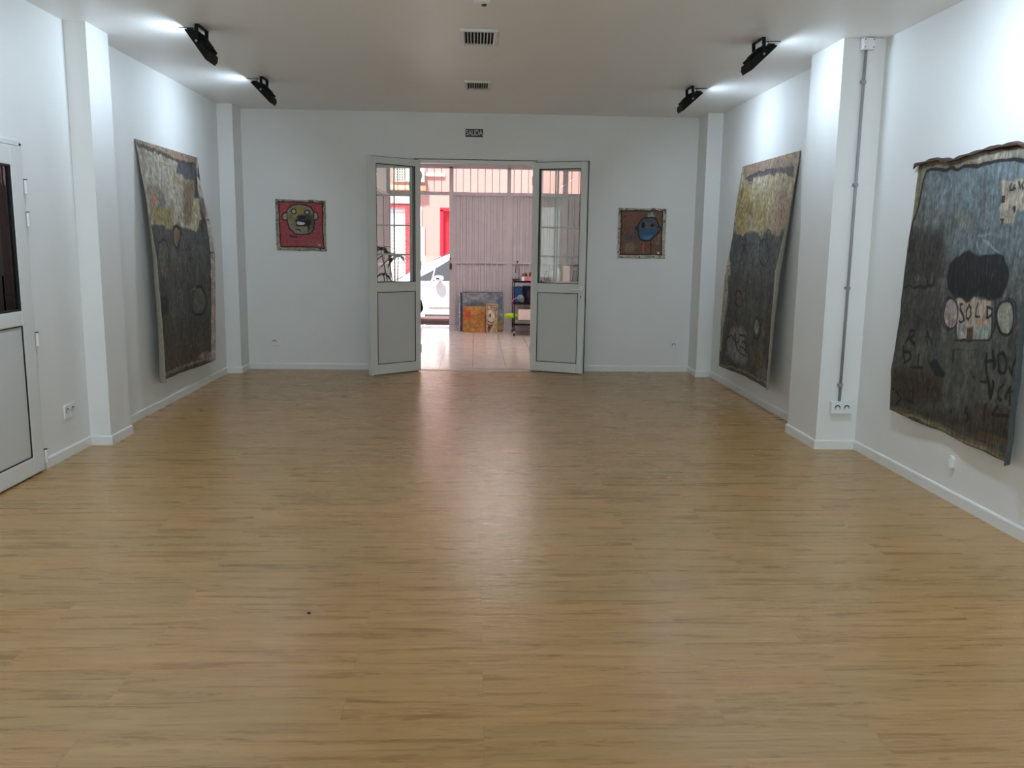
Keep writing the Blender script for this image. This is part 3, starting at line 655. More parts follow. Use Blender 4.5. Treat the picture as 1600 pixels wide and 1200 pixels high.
('p',(134,132,128),0.8,0.04,[(0.313,1.663),(0.583,1.615),(0.724,1.665),(0.711,1.773),(0.839,1.926),(0.718,1.986),(0.438,1.981),(0.21,1.933),(0.227,1.806)]),
('l',(22,20,20),0.9,0.014,[(0.222,1.773),(0.34,1.716),(0.4,1.754),(0.425,1.696),(0.461,1.802),(0.542,1.77),(0.546,1.694),(0.699,1.705)]),
('l',(22,20,20),0.9,0.014,[(0.4,1.754),(0.521,1.849),(0.632,1.89),(0.735,1.898),(0.744,1.769),(0.642,1.759),(0.583,1.809),(0.723,1.835)]),
('p',(110,88,56),0.65,0.05,[(0.905,1.771),(1.29,1.735),(1.381,1.892),(0.978,1.98)]),
('l',(60,56,44),0.6,0.01,[(1.061,1.773),(1.094,1.933)]),
('l',(60,56,44),0.6,0.01,[(1.149,1.762),(1.168,1.922)]),
('l',(60,56,44),0.6,0.01,[(0.971,1.784),(0.972,1.95)]),
('p',(122,118,112),0.55,0.03,[(1.165,1.984),(1.381,1.892),(1.553,2.033),(1.241,2.053)]),
('l',(158,146,124),0.6,0.02,[(0.041,2.088),(0.305,2.061),(0.895,2.045),(1.241,2.053),(1.582,2.038)]),
('p',(188,178,156),0.95,0.01,[(0.004,-0.014),(0.05,0.001),(0.119,0.2),(0.089,0.241),(0.045,0.414),(0.002,0.566),(0.027,0.699),(0.003,0.788),(0.158,1.119),(-0.0,1.125),(-0.095,0.901),(-0.01,0.555),(0.095,0.22)]),
('p',(160,150,128),0.95,0.01,[(-0.046,1.059),(0.125,1.053),(0.152,1.454),(0.096,1.685),(0.058,1.941),(-0.02,1.951),(-0.048,1.63)]),
('l',(60,50,44),0.7,0.012,[(-0.046,0.743),(0.062,0.766)]),
('l',(60,50,44),0.7,0.012,[(-0.052,0.878),(0.068,0.888)]),
('l',(60,50,44),0.7,0.012,[(-0.011,1.024),(0.105,1.032)]),
 ],
 'B': [
('p',(108,120,122),0.6,0.15,[(0.078,-0.007),(1.248,0.062),(1.378,0.615),(0.983,0.689),(0.534,0.564),(0.305,0.273)]),
('p',(118,132,136),0.5,0.08,[(0.71,0.05),(1.254,0.086),(1.279,0.195),(0.948,0.185),(0.787,0.129)]),
('p',(38,30,24),0.75,0.08,[(-0.059,0.335),(0.126,0.431),(0.418,0.435),(0.517,0.707),(0.018,0.725)]),
('p',(40,34,28),0.5,0.1,[(0.018,0.725),(0.436,0.71),(0.525,0.995),(0.473,1.073),(0.001,1.067)]),
('p',(48,34,20),0.8,0.08,[(0.04,1.36),(0.388,1.294),(0.583,1.354),(0.615,1.481),(0.158,1.59),(0.031,1.524)]),
('p',(44,32,22),0.8,0.1,[(0.003,1.626),(0.427,1.582),(0.721,1.532),(1.048,1.504),(1.322,1.461),(1.347,1.582),(0.934,1.596),(0.586,1.624),(0.184,1.652)]),
('p',(60,44,28),0.6,0.06,[(0.904,1.462),(1.068,1.397),(1.33,1.392),(1.346,1.485),(0.915,1.544)]),
('l',(112,98,62),0.75,0.04,[(0.031,1.625),(0.268,1.627),(0.471,1.628),(0.663,1.648),(0.874,1.644),(1.133,1.655),(1.354,1.651)]),
('l',(150,140,112),0.55,0.018,[(0.023,1.649),(0.269,1.64),(0.51,1.632),(0.738,1.663),(1.008,1.659),(1.356,1.664)]),
('l',(92,78,40),0.6,0.05,[(1.062,1.598),(1.183,1.592),(1.337,1.584)]),
('p',(140,124,98),0.9,0.012,[(0.059,-0.027),(0.572,-0.017),(0.923,-0.02),(1.234,0.002),(1.248,0.062),(1.003,0.051),(0.884,0.052),(0.738,0.069),(0.408,0.065),(0.136,0.05),(0.085,0.024)]),
('p',(170,168,160),0.6,0.03,[(0.638,0.003),(0.674,-0.0),(0.927,-0.001),(1.14,0.015),(1.15,0.059),(0.98,0.042),(0.826,0.047),(0.662,0.052)]),
('p',(128,120,88),0.9,0.012,[(0.068,0.015),(0.123,0.057),(0.089,0.234),(0.036,0.445),(0.027,0.631),(0.026,0.725),(-0.03,0.727),(-0.018,0.476),(0.011,0.23),(0.032,0.057)]),
('l',(22,20,20),0.95,0.0208,[(1.256,0.095),(1.154,0.077),(1.004,0.054),(0.939,0.051),(0.874,0.059),(0.786,0.071),(0.666,0.069),(0.515,0.068),(0.408,0.065),(0.181,0.055),(0.132,0.065),(0.114,0.115),(0.096,0.264),(0.034,0.384),(0.033,0.569)]),
('l',(160,168,170),0.45,0.01,[(0.384,0.191),(0.44,0.201),(0.469,0.154),(0.415,0.094)]),
('l',(150,160,164),0.45,0.01,[(0.321,0.39),(0.312,0.302),(0.369,0.247),(0.429,0.151)]),
('l',(150,160,164),0.4,0.01,[(0.602,0.619),(0.685,0.548),(0.698,0.452),(0.658,0.397)]),
('l',(150,160,164),0.5,0.012,[(0.794,0.494),(0.826,0.527),(0.87,0.56)]),
('l',(160,170,172),0.5,0.012,[(0.813,0.474),(0.881,0.468),(0.927,0.468)]),
('l',(160,170,172),0.5,0.012,[(0.877,0.494),(0.961,0.514),(1.037,0.552)]),
('l',(150,160,164),0.4,0.008,[(0.206,0.343),(0.196,0.239),(0.248,0.154),(0.337,0.109)]),
('l',(70,62,48),0.5,0.03,[(0.826,0.243),(0.833,0.322)]),
('p',(124,112,82),0.4,0.03,[(0.523,0.324),(0.706,0.344),(0.703,0.425),(0.572,0.409)]),
('p',(158,144,124),0.95,0.01,[(0.972,0.171),(1.106,0.177),(1.105,0.171),(1.277,0.183),(1.313,0.34),(1.153,0.334),(1.142,0.414),(1.024,0.411),(0.997,0.277)]),
('l',(30,26,24),0.9,0.013,[(1.083,0.188),(1.075,0.222),(1.102,0.223)]),
('l',(30,26,24),0.9,0.0104,[(1.107,0.202),(1.102,0.211),(1.114,0.222)]),
('l',(30,26,24),0.9,0.013,[(1.135,0.191),(1.154,0.226)]),
('l',(30,26,24),0.9,0.013,[(1.177,0.197),(1.165,0.212),(1.184,0.226)]),
('l',(30,26,24),0.9,0.013,[(0.998,0.258),(1.025,0.256),(1.026,0.283),(1.002,0.282),(0.998,0.258)]),
('l',(30,26,24),0.8,0.0104,[(1.007,0.279),(1.019,0.262)]),
('l',(30,26,24),0.9,0.013,[(1.134,0.333),(1.117,0.332),(1.112,0.323),(1.132,0.32),(1.134,0.348)]),
('l',(30,26,24),0.9,0.013,[(1.028,0.389),(1.046,0.39)]),
('l',(30,26,24),0.9,0.013,[(1.038,0.389),(1.043,0.409)]),
('p',(20,20,22),0.97,0.012,[(0.569,0.79),(0.531,0.714),(0.545,0.647),(0.598,0.604),(0.673,0.572),(0.758,0.56),(0.847,0.574),(0.936,0.576),(1.018,0.561),(1.094,0.581),(1.14,0.628),(1.166,0.689),(1.163,0.751),(1.135,0.808),(1.056,0.835),(1.007,0.802),(0.85,0.812),(0.757,0.848),(0.653,0.847)]),
('l',(70,70,72),0.5,0.005,[(0.574,0.65),(0.573,0.704),(0.582,0.785)]),
('l',(70,70,72),0.5,0.005,[(0.617,0.642),(0.62,0.703),(0.631,0.787)]),
('l',(70,70,72),0.5,0.005,[(0.659,0.633),(0.666,0.701),(0.678,0.788)]),
('l',(70,70,72),0.5,0.005,[(0.7,0.624),(0.711,0.699),(0.725,0.789)]),
('l',(70,70,72),0.5,0.005,[(0.741,0.616),(0.756,0.698),(0.771,0.79)]),
('l',(70,70,72),0.5,0.005,[(0.78,0.608),(0.799,0.696),(0.816,0.792)]),
('l',(70,70,72),0.5,0.005,[(0.82,0.6),(0.842,0.694),(0.861,0.793)]),
('l',(70,70,72),0.5,0.005,[(0.858,0.592),(0.884,0.693),(0.904,0.794)]),
('l',(70,70,72),0.5,0.005,[(0.9,0.598),(0.926,0.691),(0.946,0.788)]),
('l',(70,70,72),0.5,0.005,[(0.941,0.605),(0.967,0.69),(0.986,0.782)]),
('l',(70,70,72),0.5,0.005,[(0.982,0.611),(1.007,0.688),(1.026,0.776)]),
('l',(70,70,72),0.5,0.005,[(1.021,0.617),(1.046,0.687),(1.065,0.771)]),
('l',(70,70,72),0.5,0.005,[(1.06,0.623),(1.085,0.685),(1.104,0.765)]),
('l',(70,70,72),0.5,0.005,[(1.099,0.629),(1.123,0.684),(1.142,0.759)]),
('p',(168,150,132),0.95,0.012,[(0.671,0.841),(1.033,0.817),(1.086,1.035),(0.709,1.084),(0.7,0.979)]),
('p',(20,20,22),0.95,0.01,[(0.631,0.744),(1.057,0.725),(1.074,0.802),(1.035,0.83),(0.987,0.814),(0.916,0.805),(0.849,0.829),(0.781,0.854),(0.702,0.839)]),
('p',(150,160,160),0.7,0.03,[(0.701,0.951),(0.802,0.956),(0.825,1.067),(0.715,1.08)]),
('p',(140,160,158),0.7,0.04,[(0.88,0.983),(1.066,0.959),(1.08,1.036),(0.896,1.06)]),
('p',(160,100,60),0.6,0.02,[(0.92,0.942),(1.01,0.931),(1.005,0.964),(0.913,0.966)]),
('p',(80,54,36),0.95,0.006,[(0.812,1.003),(0.876,0.99),(0.886,1.061),(0.813,1.069)]),
('l',(24,20,20),0.95,0.013,[(0.734,0.868),(0.71,0.873),(0.715,0.9),(0.761,0.925),(0.776,0.951),(0.749,0.968),(0.728,0.959)]),
('l',(24,20,20),0.95,0.013,[(0.805,0.88),(0.791,0.902),(0.798,0.935),(0.82,0.951),(0.84,0.932),(0.835,0.891),(0.811,0.866)]),
('l',(24,20,20),0.95,0.013,[(0.908,0.852),(0.898,0.893),(0.894,0.934),(0.945,0.923)]),
('l',(24,20,20),0.95,0.0156,[(1.001,0.859),(1.015,0.927),(1.056,0.91),(1.056,0.881),(1.001,0.859)]),
('p',(200,200,196),0.8,0.008,[(1.016,0.874),(1.045,0.882),(1.05,0.904),(1.024,0.916)]),
('l',(30,24,24),0.95,0.013,[(0.703,1.085),(0.896,1.06),(1.066,1.047),(1.095,0.995),(1.095,0.91),(1.068,0.828)]),
('l',(30,24,24),0.8,0.013,[(0.717,1.079),(0.699,0.993)]),
('l',(30,24,24),0.8,0.013,[(1.086,1.035),(1.064,0.92)]),
('p',(170,150,146),0.9,0.01,[(0.695,0.927),(0.697,0.955),(0.691,0.981),(0.677,1.002),(0.656,1.016),(0.631,1.021),(0.605,1.016),(0.58,1.002),(0.559,0.981),(0.544,0.954),(0.538,0.924),(0.54,0.896),(0.551,0.872),(0.569,0.854),(0.593,0.846),(0.619,0.846),(0.645,0.856),(0.668,0.874),(0.685,0.899),(0.695,0.927)]),
('l',(26,22,24),0.95,0.013,[(0.699,0.926),(0.701,0.955),(0.694,0.981),(0.678,1.002),(0.657,1.016),(0.631,1.021),(0.603,1.016),(0.577,1.003),(0.555,0.981),(0.54,0.954),(0.534,0.925),(0.537,0.896),(0.549,0.872),(0.568,0.854),(0.593,0.846),(0.62,0.846),(0.647,0.856),(0.671,0.874),(0.689,0.898),(0.699,0.926)]),
('l',(26,22,24),0.8,0.0091,[(0.626,1.03),(0.61,1.03),(0.594,1.027),(0.578,1.022),(0.563,1.015),(0.549,1.005),(0.536,0.994),(0.525,0.98),(0.516,0.965),(0.51,0.95),(0.506,0.934),(0.506,0.918),(0.508,0.902),(0.512,0.887),(0.519,0.874),(0.529,0.862),(0.541,0.853),(0.554,0.845),(0.569,0.84),(0.585,0.838)]),
('p',(160,156,136),0.9,0.01,[(1.26,0.909),(1.261,0.937),(1.253,0.962),(1.238,0.983),(1.216,0.997),(1.191,1.002),(1.164,0.997),(1.139,0.984),(1.119,0.963),(1.105,0.937),(1.1,0.908),(1.103,0.881),(1.115,0.857),(1.135,0.84),(1.159,0.831),(1.186,0.831),(1.212,0.841),(1.234,0.858),(1.251,0.882),(1.26,0.909)]),
('l',(26,22,24),0.95,0.0156,[(1.26,0.909),(1.261,0.938),(1.253,0.964),(1.238,0.986),(1.217,1.0),(1.192,1.005),(1.165,1.001),(1.14,0.987),(1.119,0.965),(1.105,0.938),(1.099,0.908),(1.103,0.879),(1.115,0.854),(1.134,0.837),(1.159,0.828),(1.185,0.828),(1.211,0.838),(1.234,0.856),(1.25,0.881),(1.26,0.909)]),
('l',(26,22,24),0.8,0.0104,[(1.168,0.813),(1.185,0.813),(1.202,0.816),(1.218,0.822),(1.234,0.829),(1.248,0.839),(1.26,0.85),(1.27,0.863),(1.278,0.878),(1.284,0.893),(1.286,0.908),(1.287,0.924),(1.284,0.939),(1.279,0.953),(1.271,0.966),(1.261,0.978),(1.249,0.988),(1.235,0.996),(1.22,1.002),(1.204,1.005)]),
('l',(18,16,16),0.95,0.0234,[(0.188,1.08),(0.158,1.169)]),
('l',(18,16,16),0.95,0.0208,[(0.174,1.085),(0.23,1.083),(0.242,1.113),(0.17,1.133),(0.26,1.161)]),
('l',(24,22,20),0.8,0.0156,[(0.399,1.149),(0.385,1.06)]),
('l',(24,22,20),0.7,0.0156,[(0.385,1.06),(0.449,1.15),(0.455,1.12)]),
('l',(20,18,18),0.9,0.0208,[(0.126,1.196),(0.168,1.31)]),
('l',(20,18,18),0.85,0.0182,[(0.141,1.218),(0.218,1.217),(0.236,1.253),(0.153,1.312)]),
('l',(20,18,18),0.8,0.0182,[(0.326,1.226),(0.332,1.302)]),
('l',(20,18,18),0.8,0.0182,[(0.274,1.306),(0.388,1.294)]),
('p',(16,16,18),0.92,0.015,[(0.449,1.255),(0.514,1.238),(0.635,1.294),(0.621,1.318),(0.537,1.331),(0.489,1.302)]),
('l',(20,18,18),0.8,0.0182,[(0.698,1.149),(0.695,1.206)]),
('l',(40,36,34),0.6,0.008,[(0.704,1.148),(0.814,1.131)]),
('l',(60,54,46),0.6,0.008,[(0.862,1.129),(0.943,1.119),(0.937,1.146)]),
('l',(16,16,18),0.95,0.0234,[(1.056,1.124),(1.069,1.232)]),
('l',(16,16,18),0.95,0.0234,[(1.111,1.098),(1.127,1.194)]),
('l',(16,16,18),0.95,0.0208,[(1.064,1.18),(1.12,1.159)]),
('l',(16,16,18),0.95,0.0208,[(1.231,1.153),(1.233,1.171),(1.23,1.188),(1.224,1.201),(1.214,1.21),(1.203,1.213),(1.19,1.211),(1.178,1.202),(1.168,1.189),(1.161,1.172),(1.157,1.154),(1.158,1.136),(1.163,1.121),(1.171,1.11),(1.182,1.104),(1.194,1.104),(1.206,1.11),(1.217,1.121),(1.226,1.136),(1.231,1.153)]),
('l',(20,18,18),0.9,0.0182,[(1.268,1.161),(1.291,1.202),(1.306,1.117)]),
('l',(16,16,18),0.95,0.026,[(1.084,1.253),(1.121,1.357),(1.141,1.264)]),
('l',(16,16,18),0.8,0.0156,[(1.025,1.29),(1.099,1.271)]),
('l',(18,18,18),0.85,0.0182,[(1.228,1.276),(1.197,1.307),(1.204,1.345),(1.232,1.353)]),
('l',(18,18,18),0.85,0.0182,[(1.271,1.34),(1.294,1.275),(1.315,1.363)]),
('l',(18,18,18),0.8,0.0156,[(1.277,1.319),(1.324,1.298)]),
('l',(16,16,16),0.85,0.0182,[(0.029,1.492),(0.054,1.495)]),
('l',(16,16,16),0.85,0.0208,[(0.087,1.506),(0.169,1.532),(0.092,1.582)]),
('l',(16,16,16),0.85,0.0208,[(0.232,1.544),(0.294,1.548)]),
('l',(24,20,18),0.7,0.0182,[(0.734,1.529),(0.739,1.513)]),
('l',(20,16,14),0.8,0.026,[(0.916,1.466),(0.896,1.491),(0.945,1.503),(0.914,1.537)]),
('l',(20,16,14),0.8,0.0208,[(1.09,1.399),(1.093,1.493)]),
('l',(20,16,14),0.7,0.0208,[(1.207,1.39),(1.173,1.443),(1.296,1.431)]),
('l',(20,16,14),0.7,0.0182,[(0.938,1.262),(0.952,1.274)]),
('l',(70,26,34),0.6,0.016,[(0.15,0.674),(0.235,0.717)]),
('l',(30,24,22),0.8,0.0156,[(0.033,0.807),(0.393,0.781),(0.4,0.74)]),
('l',(34,20,20),0.8,0.0182,[(0.294,0.715),(0.327,0.773),(0.392,0.774),(0.395,0.718)]),
('l',(80,34,40),0.5,0.02,[(0.249,0.86),(0.345,0.824)]),
('l',(34,20,20),0.7,0.0182,[(0.139,0.736),(0.16,0.766)]),
('l',(58,30,22),0.9,0.03,[(0.011,0.004),(0.123,-0.015),(0.258,-0.01),(0.371,-0.011),(0.638,-0.015),(0.782,-0.008),(0.934,-0.016),(1.135,-0.005)]),
 ],
 'r': [
('p',(132,58,62),0.97,0.006,[(0.042,0.032),(0.545,0.033),(0.54,0.551),(0.051,0.542)]),
('p',(150,60,70),0.5,0.05,[(0.054,0.05),(0.17,0.06),(0.121,0.28),(0.076,0.342)]),
('p',(160,60,56),0.5,0.05,[(0.452,0.068),(0.532,0.048),(0.522,0.213),(0.492,0.201)]),
('p',(128,84,80),0.5,0.05,[(0.282,0.462),(0.53,0.446),(0.534,0.532),(0.256,0.53)]),
('l',(26,18,20),0.95,0.012,[(0.036,0.029),(0.293,0.028),(0.545,0.033),(0.54,0.274),(0.549,0.551),(0.28,0.536),(0.051,0.545),(0.044,0.281),(0.039,0.032)]),
('p',(112,106,86),0.97,0.006,[(0.134,0.121),(0.182,0.072),(0.268,0.049),(0.354,0.054),(0.415,0.087),(0.438,0.141),(0.448,0.251),(0.439,0.349),(0.383,0.393),(0.284,0.397),(0.222,0.389),(0.156,0.329),(0.134,0.255)]),
('p',(132,116,44),0.8,0.02,[(0.243,0.071),(0.317,0.064),(0.327,0.143),(0.265,0.18),(0.209,0.206),(0.197,0.169),(0.241,0.156)]),
('p',(84,60,52),0.6,0.03,[(0.142,0.17),(0.191,0.169),(0.184,0.218),(0.153,0.219)]),
('p',(40,46,46),0.85,0.025,[(0.252,0.181),(0.314,0.167),(0.437,0.166),(0.439,0.349),(0.371,0.35),(0.372,0.301),(0.237,0.303),(0.226,0.242)]),
('p',(116,120,108),0.6,0.02,[(0.187,0.316),(0.31,0.332),(0.309,0.388),(0.235,0.383)]),
('l',(18,14,16),0.95,0.012,[(0.134,0.121),(0.182,0.072),(0.268,0.049),(0.354,0.054),(0.415,0.087),(0.438,0.141),(0.448,0.251),(0.439,0.349),(0.383,0.393),(0.284,0.397),(0.222,0.389),(0.156,0.329),(0.134,0.255),(0.13,0.182),(0.134,0.121)]),
('p',(160,158,150),0.97,0.005,[(0.235,0.129),(0.233,0.14),(0.226,0.148),(0.216,0.152),(0.206,0.151),(0.197,0.145),(0.193,0.135),(0.193,0.124),(0.198,0.114),(0.207,0.108),(0.217,0.106),(0.227,0.11),(0.233,0.118),(0.235,0.129)]),
('l',(16,14,14),0.95,0.012,[(0.24,0.131),(0.236,0.144),(0.228,0.154),(0.216,0.159),(0.204,0.157),(0.194,0.15),(0.189,0.138),(0.189,0.125),(0.195,0.113),(0.205,0.105),(0.218,0.103),(0.229,0.108),(0.237,0.118),(0.24,0.131)]),
('l',(16,14,14),0.95,0.006,[(0.211,0.126),(0.217,0.135)]),
('p',(160,158,150),0.97,0.005,[(0.386,0.137),(0.383,0.147),(0.377,0.155),(0.367,0.159),(0.358,0.158),(0.35,0.152),(0.346,0.143),(0.346,0.132),(0.351,0.123),(0.359,0.117),(0.368,0.116),(0.377,0.119),(0.384,0.127),(0.386,0.137)]),
('l',(16,14,14),0.95,0.014,[(0.392,0.139),(0.389,0.151),(0.38,0.161),(0.368,0.166),(0.355,0.164),(0.345,0.157),(0.339,0.146),(0.339,0.133),(0.346,0.122),(0.356,0.114),(0.369,0.113),(0.381,0.117),(0.39,0.126),(0.392,0.139)]),
('l',(16,14,14),0.95,0.006,[(0.363,0.135),(0.369,0.142)]),
('p',(16,16,18),0.95,0.01,[(0.226,0.236),(0.263,0.229),(0.312,0.238),(0.362,0.24),(0.361,0.277),(0.342,0.298),(0.237,0.3)]),
('p',(176,174,176),0.97,0.008,[(0.241,0.251),(0.263,0.244),(0.288,0.25),(0.318,0.253),(0.343,0.262),(0.324,0.286),(0.262,0.287),(0.241,0.278)]),
('p',(140,132,104),0.95,0.004,[(0.13,0.152),(0.093,0.159),(0.074,0.189),(0.085,0.226),(0.128,0.231)]),
('l',(16,14,14),0.95,0.012,[(0.13,0.149),(0.093,0.159),(0.073,0.189),(0.082,0.226),(0.128,0.237)]),
('p',(112,56,44),0.8,0.005,[(0.092,0.201),(0.108,0.183),(0.123,0.201)]),
('p',(130,130,116),0.95,0.004,[(0.444,0.147),(0.475,0.147),(0.489,0.183),(0.476,0.22),(0.448,0.226)]),
('l',(16,14,14),0.95,0.012,[(0.441,0.141),(0.475,0.141),(0.495,0.183),(0.476,0.223),(0.442,0.233)]),
('p',(22,22,24),0.85,0.01,[(0.252,0.181),(0.302,0.174),(0.351,0.185),(0.338,0.216),(0.263,0.229)]),
('p',(20,20,22),0.8,0.01,[(0.35,0.216),(0.405,0.227),(0.41,0.276),(0.36,0.307),(0.348,0.277)]),
('l',(24,26,24),0.8,0.012,[(0.23,0.334),(0.273,0.339),(0.285,0.363)]),
('l',(44,22,30),0.8,0.01,[(0.154,0.414),(0.24,0.419),(0.24,0.429),(0.16,0.427)]),
('l',(130,130,126),0.7,0.01,[(0.322,0.332),(0.359,0.329),(0.371,0.344)]),
('l',(130,130,126),0.6,0.008,[(0.402,0.35),(0.416,0.306),(0.397,0.301)]),
('l',(14,14,14),0.8,0.012,[(0.374,0.24),(0.385,0.276),(0.372,0.338),(0.376,0.393)]),
('p',(184,140,140),0.8,0.006,[(0.479,0.502),(0.51,0.505),(0.513,0.523),(0.485,0.521)]),
('l',(90,60,66),0.7,0.008,[(0.257,0.493),(0.268,0.536)]),
('l',(90,60,56),0.7,0.008,[(0.307,0.461),(0.308,0.517)]),
('l',(90,60,56),0.7,0.008,[(0.356,0.455),(0.355,0.516)]),
 ],
 'b': [
('p',(92,66,54),0.97,0.005,[(0.024,0.034),(0.526,0.03),(0.529,0.542),(0.029,0.542)]),
('p',(118,70,50),0.5,0.04,[(0.047,0.05),(0.251,0.059),(0.229,0.158),(0.058,0.173)]),
('p',(66,62,68),0.8,0.03,[(0.081,0.297),(0.221,0.289),(0.276,0.395),(0.084,0.372)]),
('p',(112,104,78),0.75,0.03,[(0.079,0.422),(0.174,0.396),(0.221,0.458),(0.178,0.522),(0.095,0.504)]),
('p',(140,152,148),0.8,0.02,[(0.346,0.064),(0.403,0.044),(0.43,0.093),(0.412,0.112),(0.354,0.107)]),
('p',(112,58,40),0.5,0.03,[(0.251,0.42),(0.366,0.394),(0.382,0.494),(0.28,0.508)]),
('l',(130,118,96),0.6,0.012,[(0.455,0.38),(0.47,0.43),(0.493,0.379),(0.49,0.317),(0.529,0.316)]),
('l',(140,120,96),0.6,0.01,[(0.309,0.407),(0.305,0.482),(0.32,0.532)]),
('l',(18,12,12),0.95,0.012,[(0.024,0.034),(0.288,0.03),(0.526,0.03),(0.525,0.229),(0.529,0.542)]),
('l',(18,12,12),0.95,0.012,[(0.031,0.034),(0.036,0.298),(0.032,0.536)]),
('l',(18,12,12),0.95,0.012,[(0.019,0.542),(0.243,0.54),(0.529,0.542)]),
('p',(66,70,78),0.97,0.005,[(0.236,0.189),(0.266,0.139),(0.316,0.107),(0.392,0.103),(0.444,0.124),(0.479,0.186),(0.482,0.273),(0.446,0.33),(0.39,0.374),(0.327,0.382),(0.269,0.364),(0.24,0.295)]),
('p',(40,76,110),0.9,0.015,[(0.232,0.245),(0.322,0.257),(0.398,0.256),(0.456,0.255),(0.452,0.317),(0.39,0.368),(0.327,0.378),(0.275,0.357),(0.241,0.308)]),
('p',(86,124,150),0.6,0.015,[(0.286,0.326),(0.363,0.319),(0.427,0.318),(0.377,0.368),(0.326,0.369)]),
('l',(14,18,26),0.95,0.014,[(0.236,0.189),(0.266,0.139),(0.316,0.107),(0.392,0.103),(0.444,0.124),(0.479,0.186),(0.482,0.273),(0.446,0.33),(0.39,0.374),(0.327,0.382),(0.269,0.364),(0.24,0.295),(0.232,0.245),(0.236,0.189)]),
('p',(14,16,20),0.97,0.008,[(0.316,0.194),(0.313,0.214),(0.304,0.227),(0.292,0.231),(0.281,0.222),(0.274,0.205),(0.273,0.185),(0.279,0.168),(0.29,0.159),(0.302,0.162),(0.311,0.175),(0.316,0.194)]),
('p',(12,12,14),0.97,0.006,[(0.423,0.202),(0.42,0.213),(0.412,0.221),(0.401,0.222),(0.39,0.218),(0.383,0.208),(0.383,0.197),(0.389,0.188),(0.399,0.183),(0.41,0.184),(0.419,0.192),(0.423,0.202)]),
('p',(96,90,84),0.5,0.02,[(0.324,0.157),(0.376,0.162),(0.379,0.243),(0.334,0.244)]),
('l',(16,16,20),0.95,0.012,[(0.231,0.214),(0.209,0.221),(0.207,0.246),(0.233,0.258)]),
('p',(70,70,80),0.8,0.004,[(0.48,0.217),(0.503,0.223),(0.501,0.26),(0.47,0.276)]),
('l',(16,16,20),0.95,0.012,[(0.48,0.211),(0.509,0.217),(0.51,0.254),(0.489,0.279),(0.467,0.28)]),
('l',(22,18,22),0.9,0.01,[(0.394,0.381),(0.4,0.544)]),
('p',(190,186,180),0.9,0.006,[(0.473,0.511),(0.502,0.511),(0.503,0.53),(0.474,0.53)]),
('p',(14,12,12),0.9,0.005,[(0.083,0.094),(0.079,0.101),(0.071,0.103),(0.064,0.098),(0.063,0.09),(0.07,0.084),(0.079,0.086),(0.083,0.094)]),
 ],
}


def vnoise(X, Y, sx, sy, seed, octaves=1):
    """smooth value noise on coordinates, cells of sx by sy metres"""
    out = np.zeros_like(X); amp = 1.0; tot = 0
    for o in range(octaves):
        rs = np.random.RandomState(seed+o*17); g = rs.rand(64, 64)
        x = X/sx*(2**o)+31.7; y = Y/sy*(2**o)+11.3; xi = np.floor(x).astype(int); yi = np.floor(y).astype(int); fx = x-xi; fy = y-yi
        fx = fx*fx*(3-2*fx); fy = fy*fy*(3-2*fy); x0 = xi % 64; x1 = (xi+1) % 64; y0 = yi % 64; y1 = (yi+1) % 64
        out += amp*((g[y0, x0]*(1-fx)+g[y0, x1]*fx)*(1-fy)+(g[y1, x0]*(1-fx)+g[y1, x1]*fx)*fy); tot += amp; amp *= 0.55
    return out/tot
def seg_dist(X, Y, pts, closed):
    d = np.full(X.shape, 1e9); n = len(pts)
    for i in range(n if closed else n-1):
        ax, ay = pts[i]; bx, by = pts[(i+1) % n]; vx, vy = bx-ax, by-ay; L2 = vx*vx+vy*vy+1e-12
        t = np.clip(((X-ax)*vx+(Y-ay)*vy)/L2, 0, 1); d = np.minimum(d, np.hypot(X-ax-t*vx, Y-ay-t*vy))
    return d
def inside(X, Y, pts):
    r = np.zeros(X.shape, bool); n = len(pts)
    for i in range(n):
        ax, ay = pts[i]; bx, by = pts[(i+1) % n]
        if ay == by: continue
        c = ((ay > Y) != (by > Y)) & (X < (bx-ax)*(Y-ay)/(by-ay)+ax); r ^= c
    return r
def paint(img, X, Y, ops, wob=0.012):
    wx = (vnoise(X, Y, 0.07, 0.07, 5)-0.5)*wob*2; wy = (vnoise(X, Y, 0.07, 0.07, 9)-0.5)*wob*2
    Xw = X+wx; Yw = Y+wy
    rag = vnoise(X, Y, 0.012, 0.05, 21, 2)
    for kind, col, al, w, pts in ops:
        xs = [p[0] for p in pts]; ys = [p[1] for p in pts]; m = w+0.03
        jj = np.where((X[0] > min(xs)-m) & (X[0] < max(xs)+m))[0]; ii = np.where((Y[:, 0] > min(ys)-m) & (Y[:, 0] < max(ys)+m))[0]
        if len(jj) == 0 or len(ii) == 0: continue
        sl = np.s_[ii[0]:ii[-1]+1, jj[0]:jj[-1]+1]; x = Xw[sl]; y = Yw[sl]
        if kind == 'p':
            d = seg_dist(x, y, pts, True); s = np.where(inside(x, y, pts), d, -d); a = np.clip(s/max(w, 1e-3)+0.5, 0, 1)*al
            if w > 0.012: a = a*np.clip(0.72+0.6*(rag[sl]-0.3)*1.2, 0.55, 1.0)
        else:
            d = seg_dist(x, y, pts, False); a = np.clip((w/2-d)/0.003+0.5, 0, 1)*al
        img[sl] = img[sl]*(1-a[..., None])+np.array(col, float)*a[..., None]
    return img
